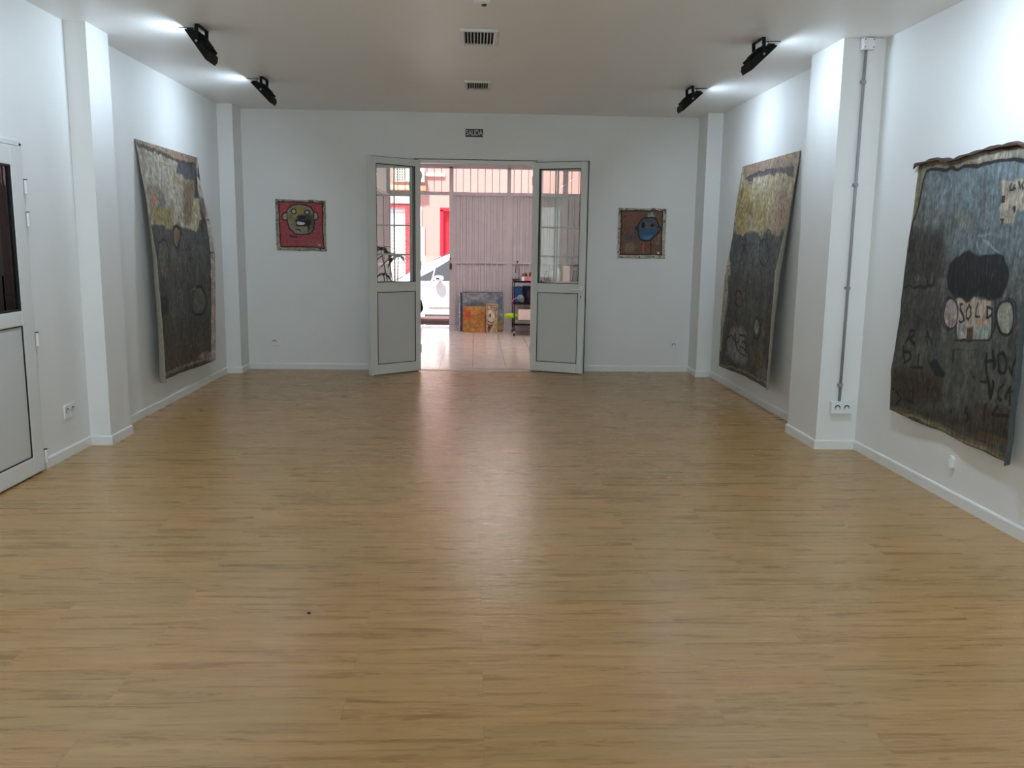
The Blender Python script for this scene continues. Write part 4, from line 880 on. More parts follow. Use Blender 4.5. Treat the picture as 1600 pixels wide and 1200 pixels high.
def paint_mat(name, rough=0.75):
    m = bpy.data.materials.new(name); m.use_nodes = True; N = m.node_tree.nodes; L = m.node_tree.links; b = N['Principled BSDF']
    at = N.new('ShaderNodeAttribute'); at.attribute_name = 'pigment'; L.new(at.outputs['Color'], b.inputs['Base Color']); b.inputs['Roughness'].default_value = rough
    tc = N.new('ShaderNodeTexCoord'); nz = N.new('ShaderNodeTexNoise'); nz.inputs['Scale'].default_value = 120; L.new(tc.outputs['Object'], nz.inputs['Vector'])
    bp = N.new('ShaderNodeBump'); bp.inputs['Strength'].default_value = 0.3; bp.inputs['Distance'].default_value = 0.003; L.new(nz.outputs['Fac'], bp.inputs['Height']); L.new(bp.outputs[0], b.inputs['Normal'])
    return m
def grid_mesh(name, P, img, gain, mats, parent, thick, flip, label=None):
    ny, nx, _ = P.shape; me = bpy.data.meshes.new(name)
    idx = np.arange(nx*ny).reshape(ny, nx); q = np.stack([idx[:-1, :-1], idx[1:, :-1], idx[1:, 1:], idx[:-1, 1:]], -1).reshape(-1, 4)
    if flip: q = q[:, ::-1]
    me.vertices.add(nx*ny); me.vertices.foreach_set('co', P.reshape(-1).astype(np.float32))
    me.loops.add(q.size); me.loops.foreach_set('vertex_index', q.reshape(-1).astype(np.int32))
    me.polygons.add(len(q)); me.polygons.foreach_set('loop_start', np.arange(0, q.size, 4, dtype=np.int32))
    try: me.polygons.foreach_set('loop_total', np.full(len(q), 4, np.int32))
    except Exception: pass
    me.update(calc_edges=True); me.validate()
    at = me.color_attributes.new('pigment', 'FLOAT_COLOR', 'POINT')
    c = img/255.0; c = np.where(c <= 0.04045, c/12.92, ((c+0.055)/1.055)**2.4)*gain; c = np.clip(c, 0.0, 0.9)
    rgba = np.concatenate([c, np.ones(c.shape[:2]+(1,))], -1).reshape(-1).astype(np.float32); at.data.foreach_set('color', rgba)
    me.polygons.foreach_set('use_smooth', np.ones(len(q), bool))
    for m in mats: me.materials.append(m)
    o = link(name, me, parent)
    if thick:
        s = o.modifiers.new('cloth_thickness', 'SOLIDIFY'); s.thickness = thick; s.offset = -1; s.material_offset = 1; s.material_offset_rim = 1
    return o
M_pig = paint_mat('painted_canvas'); M_raw = mat('raw_canvas_back', (150, 143, 128), 0.9, var=0.08, nscale=30)
M_rawd = mat('dark_canvas_back', (74, 80, 80), 0.9, var=0.15, nscale=20)

OFFS = {'L': (([0, .46, .97, 1.545, 2.08], [.0, .05, .07, .08, .065], [0, .012, .052, .060, .078]), ([0, .29, .65, 1.0, 1.55, 2.1], [0, .012, .075, .105, .10, .08]), 1.73),
        'R': (([0, .49, 1.04, 1.55, 2.08], [0, .03, .08, .11, .12], [0, .030, .070, .045, .038]), ([0, .33, .73, 1.14, 1.61, 2.1], [0, .04, .065, .125, .14, .135]), 1.62),
        'B': (([0, .8, 1.67], [.01, .04, .04], [0.01, .062, .062]), ([0, .34, .68, .81, 1.12, 1.38, 1.65], [0, .01, .03, .03, .042, .06, .045]), 1.41)}
def hanging(key, wx, sg, y0, us, z0, width_prof, v_prof_far, v_prof_near, nx, ny, base, gain, label, back, topwave=0.0, seed=3):
    """free hanging canvas fixed along its top edge; u runs left to right as seen from the room"""
    (nv, no, nc), (fv, fo), Wd = OFFS[key]
    e = thing('canvas_painting', (wx, y0+us*Wd/2, z0-2.0), label, 'painting')
    sU = np.linspace(0, 1, nx)[None, :].repeat(ny, 0); tV = np.linspace(0, 1, ny)[:, None].repeat(nx, 1)
    near = sU if us < 0 else 1-sU                       # 1 at the near edge
    # edge extents in u for each height
    vv = tV*((v_prof_near*near)+(v_prof_far*(1-near)))
    uL = np.interp(vv, *width_prof[0]); uR = np.interp(vv, *width_prof[1])
    uL = uL+(vnoise(vv, vv*0, 0.12, 1, seed)-0.5)*0.014; uR = uR+(vnoise(vv, vv*0, 0.10, 1, seed+4)-0.5)*0.014
    U = uL+(uR-uL)*sU; V = vv+(vnoise(U, U*0, 0.15, 1, seed+8)-0.5)*0.010*tV
    V = V-topwave*(1-tV)*(vnoise(U, U*0, 0.2, 1, seed+2)-0.5)
    on = np.interp(V, nv, no); of = np.interp(V, fv, fo); off = on*near+of*(1-near)
    mid = np.sin(PI*np.clip(sU, 0, 1)); off = off*(1-0.25*mid)+0.010*tV*np.sin(sU*2*PI*1.5+0.8)*mid
    cv = np.interp(V, nv, nc); dN = (1-near)*(uR-uL)
    off = off+cv*np.exp(-(dN/0.022)**1.3)+0.008+0.003*(vnoise(U, V, 0.12, 0.25, seed+5, 2)-0.5)
    X = wx+sg*off; Y = y0+us*U; Z = z0-V
    origin = np.array([wx, y0+us*Wd/2, z0-2.0])
    P = np.stack([X, Y, Z], -1)-origin
    img = base(U, V); img = paint(img, U, V, ART[key])
    st = vnoise(U, V, 0.010, 0.06, seed+31, 3); st2 = vnoise(U, V, 0.03, 0.03, seed+37, 3); st3 = vnoise(U, V, 0.005, 0.012, seed+41, 2)
    k = 1+0.55*(st-0.5)+0.50*(st2-0.5)+0.30*(st3-0.5)
    img = np.clip(img*k[..., None], 4, 235)
    wear = np.clip((vnoise(U, V, 0.008, 0.07, seed+51, 3)-0.64)/0.12, 0, 1)*0.28
    img = img*(1-wear[..., None])+np.array([150, 146, 134.])*wear[..., None]
    o = grid_mesh('painted_cloth', P, img, gain, [M_pig, back], e, 0.003, flip=(sg > 0) != (us > 0))
    return e
def mixc(a, b, t): return np.array(a, float)*(1-t[..., None])+np.array(b, float)*t[..., None]
def baseLR(U, V):
    t = np.clip((V-0.9)/1.2, 0, 1); im = mixc((84, 84, 80), (70, 66, 58), t)
    n = vnoise(U, V, 0.12, 0.35, 77, 3); im = im*(1+0.5*(n-0.5))[..., None]
    b = np.clip((V-1.6)/0.4, 0, 1)*vnoise(U, V, 0.1, 0.1, 78, 2); im = im*(1-0.5*b[..., None])+np.array([92, 76, 60.])*0.5*b[..., None]
    return im
def baseB(U, V):
    t = np.clip((V-0.25)/0.9, 0, 1); im = mixc((100, 106, 106), (76, 76, 68), t)
    n = vnoise(U, V, 0.08, 0.3, 87, 3); im = im*(1+0.55*(n-0.5))[..., None]
    n = np.clip(vnoise(U, V, 0.2, 0.2, 95, 2)-0.45, 0, 1)*1.6; im = im*(1-n[..., None]*0.5)+np.array([92, 84, 62.])*0.5*n[..., None]
    return im
hanging('L', XL, 1, 7.56, 1, 2.345, (([0, 2.1], [0, 0.03]), ([0, .3, .65, 1.0, 1.5, 2.1], [1.65, 1.68, 1.73, 1.76, 1.73, 1.70])), 2.10, 2.07, 250, 300, baseLR, GAIN_L,
        'tall curling unframed dark canvas on the left wall, cream at its top', M_raw, seed=3)
def baseR(U, V):
    im = baseLR(U, V); t = np.clip((0.70-V)/0.05, 0, 1); return im*(1-t[..., None])+np.array([150, 132, 98.])*t[..., None]
hanging('R', XR, -1, 9.12, -1, 2.345, (([0, 2.1], [0.02, 0.01]), ([0, 2.1], [1.64, 1.60])), 2.10, 2.09, 240, 300, baseR, GAIN_R,
        'tall curling unframed dark canvas on the far right wall beyond the pillar', M_raw, seed=13)
big_canvas = hanging('B', XRN, -1, 5.73, -1, 2.075, (([0, 0.4, 1.7], [0.03, 0.02, 0.012]), ([0, 1.7], [1.42, 1.41])), 1.65, 1.68, 300, 340, baseB, GAIN_B,
        'large unframed blue grey canvas lettered SOLD on the near right wall', M_rawd, topwave=0.05, seed=23)

def top_fold():
    n = 60; bm = bmesh.new(); rows = []
    U = np.linspace(0.02, 1.40, n)[None, :]
    V = (0.0-0.05*(vnoise(U, U*0, 0.2, 1, 25)-0.5))[0]; U = U[0]
    base_ = big_canvas.location
    for i in range(n):
        k = 0.012+0.005*math.sin(i*0.9)
        y = 5.73-U[i]; z = 2.075-V[i]
        ring = [(XRN-0.004, y, z+k*0.9), (XRN-0.030-k*0.5, y, z+k*0.5), (XRN-0.034-k*0.4, y, z-k*0.7), (XRN-0.010, y, z-0.006)]
        rows.append([bm.verts.new(p) for p in ring])
    tip = bm.verts.new((XRN-0.012, 5.765, 2.045))
    for a_, b_ in zip(rows, rows[1:]):
        for k in range(4): bm.faces.new([a_[k], a_[(k+1) % 4], b_[(k+1) % 4], b_[k]])
    for k in range(4): bm.faces.new([rows[0][(k+1) % 4], rows[0][k], tip])
    bm.faces.new(rows[-1])
    obj('folded_top_edge', bm, mat('dark_brown_canvas_edge', (74, 52, 42), 0.8, var=0.25, nscale=30), big_canvas)
top_fold()
def small_canvas(key, x0, z1, w, h, base, gain, label, tilt):
    e = thing('small_painting', (x0+w/2, D, z1-h), label, 'painting')
    nx, ny = 150, 150
    U, V = np.meshgrid(np.linspace(0, w, nx), np.linspace(0, h, ny))
    Uw = U+(vnoise(V, V*0, 0.08, 1, 4)-0.5)*0.008; Vw = V+(vnoise(U, U*0, 0.08, 1, 6)-0.5)*0.010+tilt*U
    edge = np.minimum(np.minimum(U, w-U), np.minimum(V, h-V))
    P = np.stack([x0+Uw-(x0+w/2), -(0.012+0.004*vnoise(U, V, 0.1, 0.1, 8)), (z1-Vw)-(z1-h)], -1)
    img = np.zeros(U.shape+(3,))+np.array(base, float); img = img*(1+0.35*(vnoise(U, V, 0.03, 0.03, 3, 3)-0.5))[..., None]
    dk = np.clip((vnoise(U, V, 0.025, 0.025, 12, 2)-0.62)/0.1, 0, 1)*0.7*(edge < 0.03); img = img*(1-dk[..., None])+np.array([54, 44, 42.])*dk[..., None]
    img = paint(img, U, V, ART[key], 0.004)
    img = np.clip(img*(1+0.45*(vnoise(U, V, 0.012, 0.012, 14, 3)-0.5))[..., None], 4, 230)
    grid_mesh('painted_cloth', P, img, gain, [M_pig, M_raw], e, 0.008, flip=False)
    return e
small_canvas('r', -2.312, 1.992, 0.578, 0.580, (128, 120, 100), GAIN_S, 'small square painting of a grimacing head on a red ground', 0.012)
small_canvas('b', 1.705, 1.953, 0.570, 0.582, (146, 142, 124), GAIN_S, 'small square painting of a blue head on a brown ground', -0.002)

# ------------------------------------------------------------------ entrance hall beyond the doors
XE0, XE1, GY = -1.50, 2.30, 15.10; HE = 2.92; YE = D+WT
struct('floor_entrance', MB().box(XE0-0.1, XE1+0.1, YE, GY+0.25, -0.1, 0.0), tile_mat('beige_floor_tiles', (230, 214, 206), (224, 208, 200), (168, 146, 138), 0.41, 0.17), 'beige tiled floor of the entrance hall')
struct('wall_entrance_left', MB().box(XE0-0.15, XE0, YE, GY+0.2, 0, HE), M_wall, 'white left wall of the entrance hall')
struct('wall_entrance_right', MB().box(XE1, XE1+0.15, YE, GY+0.2, 0, HE), M_wall, 'white right wall of the entrance hall')
struct('ceiling_entrance', MB().box(XE0-0.15, XE1+0.15, YE, GY+0.25, HE, HE+0.35), M_ceil, 'white ceiling of the entrance hall')
M_gate = mat('pale_lilac_grey_gate_paint', (196, 186, 190), 0.45, var=0.05, nscale=6)
def corrugated(u0, u1, z0, z1, plane, axis='x', pitch=0.105, depth=0.022):
    """vertical ribbed sheet; u along x (or y) at the given plane"""
    bm = bmesh.new(); pts = []; u = u0; d = 0
    pat = [(0.0, 0), (0.014, 0), (0.024, depth), (pitch-0.024, depth), (pitch-0.014, 0)]
    while u < u1:
        for du, dd in pat:
            if u+du <= u1: pts.append((u+du, dd))
        u += pitch
    pts.append((u1, 0)); t = 0.003; rows = []
    for (a, dd) in pts:
        r = []
        for z in (z0, z1):
            for k in (0, t): r.append(bm.verts.new((a, plane+dd+k, z) if axis == 'x' else (plane-dd-k, a, z)))
        rows.append(r)
    for r, q in zip(rows, rows[1:]):
        bm.faces.new([r[0], q[0], q[2], r[2]]); bm.faces.new([r[1], r[3], q[3], q[1]]); bm.faces.new([r[2], q[2], q[3], r[3]]); bm.faces.new([r[0], r[1], q[1], q[0]])
    bm.faces.new([rows[0][k] for k in (0, 2, 3, 1)]); bm.faces.new([rows[-1][k] for k in (0, 1, 3, 2)])
    return bm
gt = thing('metal_gate', (0.4, GY, 0), 'pale grey metal street gate with ribbed panels and open bars on top', 'gate')
gf = MB()
for x0, x1, zt in [(XE0, XE0+0.06, 2.86), (-0.432, -0.362, 2.80), (0.558, 0.622, 2.80), (1.515, 1.605, 2.80), (XE1-0.06, XE1, 2.86)]: gf.box(x0, x1, GY-0.02, GY+0.05, 0, zt)
gf.box(XE0, XE1, GY-0.02, GY+0.05, 2.765, 2.87); gf.box(XE0+0.06, XE1-0.06, GY-0.018, GY+0.045, 2.315, 2.375)
gf.box(-0.362, XE1-0.06, GY-0.016, GY+0.04, 1.165, 1.20); gf.box(-0.362, XE1-0.06, GY-0.016, GY+0.045, 0.0, 0.10)
for x in (-0.347, 0.543, 0.637, 1.500): gf.box(x-0.016, x+0.016, GY-0.012, GY+0.03, 0.10, 2.315)
obj('gate_frame', gf, M_gate, gt, bevel=0.004)
for a, b in ((-0.332, 0.528), (0.652, 1.486), (1.605, XE1-0.06)):
    for z0, z1 in ((0.10, 1.165), (1.20, 2.315)): obj('ribbed_panel', corrugated(a, b, z0, z1, GY+0.004), M_gate, gt)
x = -1.31
while x < XE1-0.08:
    if not any(a-0.03 < x < b+0.03 for a, b in ((-0.432, -0.362), (0.558, 0.622), (1.515, 1.605))): obj('upper_bar', MB().cyl((x, GY+0.012, 2.37), (x, GY+0.012, 2.77), 0.0065, n=8), M_gate, gt)
    x += 0.124
lk = MB().box(-0.425, -0.385, GY-0.05, GY-0.02, 1.06, 1.16); lk.tube([(-0.405, GY-0.045, 1.14), (-0.405, GY-0.075, 1.16), (-0.405, GY-0.075, 1.24), (-0.405, GY-0.045, 1.26)], 0.008)
obj('gate_lock', lk, mat('dark_lock_metal', (52, 46, 46), 0.4), gt)
struct('wall_street', MB().box(XE0-2.5, XE0, GY, GY+0.25, 0, 3.27).box(XE1, XE1+3, GY, GY+0.25, 0, 3.27).box(XE0, XE1, GY+0.0, GY+0.2, 2.87, 3.27), M_wall, 'outer wall over the street gate')
# gate leaf folded open along the left wall of the hall
gl = thing('folding_gate_leaf', (-1.44, 14.1, 0), 'ribbed gate leaf folded open against the left wall of the hall', 'gate')
g = MB(); Yl0, Yl1 = 12.95, 15.02
for a, b in ((Yl0, Yl0+0.05), (14.0, 14.05), (Yl1-0.05, Yl1)): g.box(-1.475, -1.43, a, b, 0.03, 2.31)
for z0, z1 in ((0.03, 0.10), (1.16, 1.20), (2.26, 2.31)): g.box(-1.470, -1.435, Yl0, Yl1, z0, z1)
obj('leaf_frame', g, M_gate, gl, bevel=0.004)
for a, b in ((Yl0+0.05, 14.0), (14.05, Yl1-0.05)): obj('ribbed_panel', corrugated(a, b, 0.1, 2.26, -1.450, axis='y', depth=0.018), M_gate, gl)

hp = thing('added_hall_lamp', (0.4, 12.8, HE-0.03), 'added unseen fill lamp on the entrance hall ceiling, above the door head', 'lamp')  # unseen lamp, added to brighten the gate and tiles
obj('panel_frame', frame_bars(0.4-0.62, 0.4+0.62, 0, 0, 0, 0, 0.02) if False else MB().box(-0.22, 1.02, 12.48, 12.50, HE-0.03, HE).box(-0.22, 1.02, 13.10, 13.12, HE-0.03, HE).box(-0.22, -0.20, 12.5, 13.1, HE-0.03, HE).box(1.0, 1.02, 12.5, 13.1, HE-0.03, HE), M_alu, hp)
obj('diffuser', MB().box(-0.20, 1.0, 12.5, 13.1, HE-0.02, HE-0.012), M_plast, hp)

# ------------------------------------------------------------------ potted palm
pl = thing('potted_palm', (-1.16, 12.55, 0), 'potted palm with dark fronds seen through the left door glass', 'plant')
M_pot = mat('terracotta_pot', (150, 92, 66), 0.7); M_leaf = mat('dark_green_leaf', (36, 48, 30), 0.5, var=0.2); M_stem = mat('palm_cane', (70, 74, 44), 0.6)
px, py = -1.16, 12.55
obj('pot', MB().lathe([(0.10, 0), (0.15, 0.26), (0.165, 0.26), (0.165, 0.30), (0.145, 0.30), (0.13, 0.26), (0.001, 0.25)], (px, py, 0), 28), M_pot, pl, smooth=False)
rnd = random.Random(5)
canes = [((-1.335, 12.50), 1.40, 13, 0.20), ((-1.10, 12.62), 1.30, 11, 0.27), ((-1.31, 12.6), 1.04, 9, 0.15), ((-1.22, 12.45), 1.33, 9, 0.20)]
for (tx, ty), ht, nl, ll in canes:
    st = MB(); top = Vector((tx, ty, ht)); b0 = Vector((px+rnd.uniform(-.04, .04), py+rnd.uniform(-.04, .04), 0.255))
    pts = [b0.lerp(top, t)+Vector((0.02*math.sin(t*3), 0.01*math.sin(t*4), 0)) for t in (0, .25, .5, .75, 1)]
    st.tube(pts, [0.010, 0.009, 0.008, 0.007, 0.006], 8); so = obj('cane', st, M_stem, pl, smooth=True)
    lf = bmesh.new()
    for k in range(nl):
        az = 2*PI*k/nl+rnd.uniform(-.3, .3); el = rnd.uniform(0.1, 1.0); L_ = ll*rnd.uniform(0.8, 1.2); w0 = 0.038
        d = Vector((math.cos(az), math.sin(az), 0)); sd_ = Vector((-math.sin(az), math.cos(az), 0)); prev = None
        for j in range(7):
            t = j/6; p = pts[-1]+d*L_*t*math.cos(el*0.6)+Vector((0, 0, L_*(math.sin(el)*t-0.75*t*t)))
            p.x = max(p.x, -1.42)
            w = w0*math.sin(PI*min(1, 0.12+t*0.9))*0.9+0.001
            a_ = lf.verts.new(p-sd_*w+Vector((0, 0, 0.004))); m_ = lf.verts.new(p); c_ = lf.verts.new(p+sd_*w+Vector((0, 0, 0.004)))
            if prev: lf.faces.new([prev[0], prev[1], m_, a_]); lf.faces.new([prev[1], prev[2], c_, m_])
            prev = (a_, m_, c_)
    obj('fronds', lf, M_leaf, pl)

# ------------------------------------------------------------------ canvases leaning on the gate
def leaning(name, x0, x1, yb, yt, h, base, ops, gain, label, depth=0.03, edge=(214, 208, 200), seed=1, wob=0.006):
    """stretched canvas standing on the floor and leaning back on the gate"""
    w = x1-x0; e = thing(name, ((x0+x1)/2, yb, 0), label, 'painting'); th = math.atan2(yt-yb, h); e.rotation_euler = (-th, 0, 0)
    Lh = math.hypot(h, yt-yb); lift = depth*math.sin(th)
    e.location = ((x0+x1)/2, yb, lift+0.001)
    obj('stretcher_frame', MB().box(-w/2, w/2, 0.0, depth, 0, Lh), mat('canvas_edge_%d_%d' % (edge[0], edge[2]), edge, 0.8), e, local=True)
    nx, ny = max(24, int(w/0.008)), max(24, int(Lh/0.008)); U, V = np.meshgrid(np.linspace(0, w, nx), np.linspace(0, Lh, ny))
    P = np.stack([U-w/2, U*0-0.002, Lh-V], -1); img = base(U, V, w, Lh); img = paint(img, U, V, [(k, c, a, s, [(p[0]*w, p[1]*Lh) for p in pts]) for k, c, a, s, pts in ops], wob)
    img = np.clip(img*(1+0.5*(vnoise(U, V, 0.03, 0.03, seed, 3)-0.5))[..., None], 4, 245)
    grid_mesh('painted_face', P, img, gain, [M_pig, M_raw], e, 0, flip=False)
    return e
def b_land(U, V, w, h):
    t = np.clip((V/h-0.62)/0.2, 0, 1); im = mixc((128, 130, 140), (150, 118, 72), t); n = vnoise(U, V, 0.15, 0.06, 3, 3); return im*(1+0.5*(n-0.5))[..., None]
leaning('leaning_painting', -0.203, 0.50, 14.93, 15.045, 0.675, b_land, [('p', (84, 88, 100), .8, .06, [(0, .3), (.3, .22), (.55, .3), (.5, .45), (0, .42)]), ('p', (70, 86, 110), .6, .05, [(.85, .1), (1, .15), (1, .4), (.88, .3)]), ('l', (80, 80, 88), .9, .02, [(0, .01), (1, .01)]), ('p', (150, 148, 150), .5, .08, [(.1, .05), (.6, .08), (.5, .18), (.1, .16)])],
        GAIN_E, 'largest leaning canvas, grey blue sky over ochre, at the back of the group', depth=0.025, edge=(90, 100, 120), seed=2)
def b_or(U, V, w, h): n = vnoise(U, V, 0.12, 0.09, 33, 3); return mixc((190, 126, 62), (160, 112, 60), n)
leaning('leaning_painting', -0.185, 0.20, 14.83, 14.905, 0.435, b_or, [('p', (176, 72, 44), .85, .03, [(.05, .15), (.28, .12), (.38, .45), (.3, .58), (.05, .5)]), ('l', (120, 84, 50), .7, .012, [(.2, .6), (.35, .8), (.7, .85)]), ('p', (150, 98, 44), .6, .04, [(.6, .3), (1, .2), (1, .6), (.7, .7)]), ('p', (170, 140, 90), .5, .05, [(.3, 0), (1, 0), (1, .15), (.4, .2)])],
        GAIN_E, 'orange and ochre canvas leaning in front of the large one', depth=0.022, edge=(236, 226, 214), seed=5)
def b_fig(U, V, w, h): return np.zeros(U.shape+(3,))+np.array([186, 160, 132.])
leaning('leaning_painting', 0.212, 0.405, 14.75, 14.825, 0.49, b_fig, [('l', (60, 44, 36), .9, .008, [(.1, .06), (.42, .06), (.42, .2), (.1, .2), (.1, .06)]), ('l', (60, 44, 36), .9, .008, [(.5, .06), (.9, .06), (.9, .25), (.75, .25), (.75, .14), (.5, .14)]), ('p', (206, 196, 182), .9, .01, [(.2, .3), (.45, .2), (.7, .3), (.75, .55), (.5, .65), (.25, .6)]),
        ('p', (20, 18, 18), .95, .006, [(.28, .36), (.42, .33), (.4, .46), (.3, .48)]), ('l', (40, 30, 28), .9, .012, [(.15, .6), (.4, .66), (.7, .62)]), ('p', (120, 44, 30), .9, .01, [(.1, .9), (.5, .68), (.6, .74), (.25, 1)]), ('l', (24, 20, 20), .9, .014, [(.1, .7), (.3, .78), (.15, .84), (.35, .72)]), ('l', (150, 60, 40), .8, .01, [(.8, .25), (.85, .5)]), ('p', (150, 140, 110), .7, .02, [(.6, .78), (1, .6), (1, 1), (.5, 1)])],
        GAIN_E, 'narrow canvas with a pale sketched figure, in front of the orange one', depth=0.02, edge=(196, 120, 80), seed=8, wob=0.003)
leaning('leaning_painting', -0.268, -0.212, 14.945, 15.06, 0.66, lambda U, V, w, h: np.zeros(U.shape+(3,))+np.array([52., 58, 92]), [('p', (200, 196, 196), .9, .01, [(0, 0), (.5, 0), (.6, 1), (0, 1)])], GAIN_E, 'edge of a thin canvas stacked at the left of the leaning group', depth=0.018, edge=(220, 214, 214), seed=9)

# ------------------------------------------------------------------ utility cart with things on it
def cart(name, x0, x1, y0, y1, label, shelves=(0.20, 0.545, 0.905)):
    e = thing(name, ((x0+x1)/2, (y0+y1)/2, 0), label, 'cart')
    for x in (x0, x1):
        for y in (y0, y1):
            obj('post', MB().box(x-0.008, x+0.008, y-0.008, y+0.008, 0.075, shelves[-1]+0.03), M_black, e)
            c = MB().cyl((x-0.012, y, 0.031), (x+0.012, y, 0.031), 0.030, n=18)
            w = obj('caster_wheel', c, mat('dark_rubber', (34, 30, 30), 0.5), e); obj('caster_fork', MB().box(x-0.017, x+0.017, y-0.012, y+0.012, 0.055, 0.078), M_steel, w)
    for z in shelves:
        s = MB().box(x0-0.006, x1+0.006, y0-0.006, y1+0.006, z-0.014, z-0.004)
        so = obj('shelf', s, mat('pale_cart_shelf', (176, 168, 164), 0.5), e)
        r = frame_bars(x0, x1, 0, 0, 0, 0, 0) if False else MB()
        r.box(x0-0.01, x1+0.01, y0-0.010, y0-0.004, z-0.02, z+0.012); r.box(x0-0.01, x1+0.01, y1+0.004, y1+0.010, z-0.02, z+0.012)
        r.box(x0-0.010, x0-0.004, y0, y1, z-0.02, z+0.012); r.box(x1+0.004, x1+0.010, y0, y1, z-0.02, z+0.012)
        obj('shelf_rim', r, M_black, so)
    return e
cart('utility_cart', 0.665, 1.10, 14.22, 14.86, 'black three tier wheeled cart beside the leaning canvases')
sh = thing('storage_rack', (1.52, 14.5, 0), 'low black rack behind the right door leaf', 'shelf')
for x in (1.18, 1.86):
    for y in (14.2, 14.8): obj('post', MB().box(x-0.01, x+0.01, y-0.01, y+0.01, 0, 0.90), M_black, sh)
for z in (0.3, 0.6, 0.9): obj('shelf', MB().box(1.165, 1.875, 14.185, 14.815, z-0.012, z+0.004), mat('pale_cart_shelf', (176, 168, 164), 0.5), sh)
def bottle(name, c, r, h, m, cap, label, cat='bottle', neck=0.4):
    e = thing(name, c, label, cat)
    obj('bottle_body', MB().lathe([(r*0.9, 0), (r, 0.008), (r, h*0.62), (r*0.85, h*0.72), (r*neck, h*0.84), (r*neck, h*0.93)], c, 20), m, e, smooth=True)
    obj('cap', MB().lathe([(r*neck*1.15, h*0.92), (r*neck*1.15, h)], c, 16), cap, e)
    return e
M_cap = mat('dark_cap', (30, 28, 30), 0.4)
M_pet = glass_mat('clear_plastic', (0.86, 0.84, 0.86), 1.4)
b = bottle('water_bottle', (0.712, 14.35, 0.902), 0.036, 0.335, M_pet, M_cap, 'clear plastic bottle with dark cap standing on the cart', neck=0.3)
obj('bottle_label', MB().lathe([(0.0365, 0.06), (0.0368, 0.062), (0.0368, 0.13), (0.0365, 0.132)], (0.712, 14.35, 0.902), 20), mat('pale_bottle_label', (150, 156, 168), 0.5), b)
e = thing('pink_box', (0.87, 14.36, 0.902), 'pink and white open box of supplies on top of the cart', 'box')
r = MB(); X0, X1, Y0_, Y1_, z = 0.775, 0.965, 14.28, 14.44, 0.902
r.box(X0, X1, Y0_, Y0_+0.006, z, z+0.085); r.box(X0, X1, Y1_-0.006, Y1_, z, z+0.085); r.box(X0, X0+0.006, Y0_, Y1_, z, z+0.085); r.box(X1-0.006, X1, Y0_, Y1_, z, z+0.085); r.box(X0, X1, Y0_, Y1_, z, z+0.004)
obj('box_body', r, mat('pink_card', (214, 120, 132), 0.6), e)
obj('white_side_label', MB().box(X0+0.004, X0+0.055, Y0_-0.002, Y0_, z+0.008, z+0.078), M_plast, e)
for i, (x, y, hh, col, lb) in enumerate([(0.812, 14.40, 0.13, (120, 92, 72), 'brown paint tube standing in the pink box'), (0.855, 14.35, 0.14, (60, 48, 42), 'dark brown jar in the pink box'), (0.905, 14.38, 0.155, (196, 150, 120), 'tan tub in the pink box'), (0.930, 14.33, 0.15, (40, 34, 34), 'black tin at the right of the pink box')]):
    tag(obj('paint_tube' if i == 0 else 'small_pot', MB().lathe([(0.018, 0), (0.022, 0.01), (0.022, hh*0.8), (0.014, hh*0.9), (0.012, hh)], (x, y, z+0.005), 14), mat('pot_%d' % i, col, 0.5), smooth=True), lb, 'container')
# middle shelf
e = thing('blue_bin', (0.742, 14.52, 0.545), 'bright blue plastic bin on the middle shelf of the cart', 'bin')
obj('bin_body', MB().prism([(0.68, 0.545), (0.80, 0.545), (0.81, 0.79), (0.67, 0.79)], 1, 14.45, 14.80), mat('bright_blue_plastic', (14, 92, 160), 0.4), e, bevel=0.006)
obj('bin_rim', MB().box(0.664, 0.816, 14.445, 14.805, 0.785, 0.797), mat('bright_blue_plastic', (14, 92, 160), 0.4), e, bevel=0.003)
e = thing('navy_bin', (0.95, 14.6, 0.545), 'navy blue bin on the middle shelf of the cart, right of the bright one', 'bin')
obj('bin_body', MB().prism([(0.84, 0.545), (1.06, 0.545), (1.075, 0.80), (0.825, 0.80)], 1, 14.5, 14.82), mat('navy_plastic', (16, 30, 66), 0.5), e, bevel=0.006)
obj('bin_rim', MB().box(0.82, 1.08, 14.495, 14.825, 0.795, 0.806), mat('navy_plastic', (16, 30, 66), 0.5), e, bevel=0.003)
tag(obj('crumpled_bag', MB().blob((0.775, 14.33, 0.619), (0.066, 0.055, 0.062), 0.10, 3), mat('grey_green_plastic_bag', (110, 126, 128), 0.4, var=0.4, nscale=30), smooth=True), 'crumpled grey plastic bag at the front of the middle cart shelf', 'bag')
tag(obj('folded_cloth', MB().blob((0.93, 14.34, 0.668), (0.062, 0.055, 0.10), 0.10, 8), mat('dark_patterned_cloth', (44, 34, 44), 0.8, var=0.8, nscale=40), smooth=True), 'dark patterned cloth heaped on the middle cart shelf', 'cloth')
tag(obj('pink_strap', MB().tube([(0.630, 14.19, 0.49), (0.622, 14.185, 0.56), (0.640, 14.185, 0.60), (0.675, 14.185, 0.63), (0.70, 14.19, 0.64)], 0.010, 8), mat('magenta_fabric', (206, 90, 150), 0.6), smooth=True), 'magenta strap trailing over the left rim of the middle shelf', 'strap')
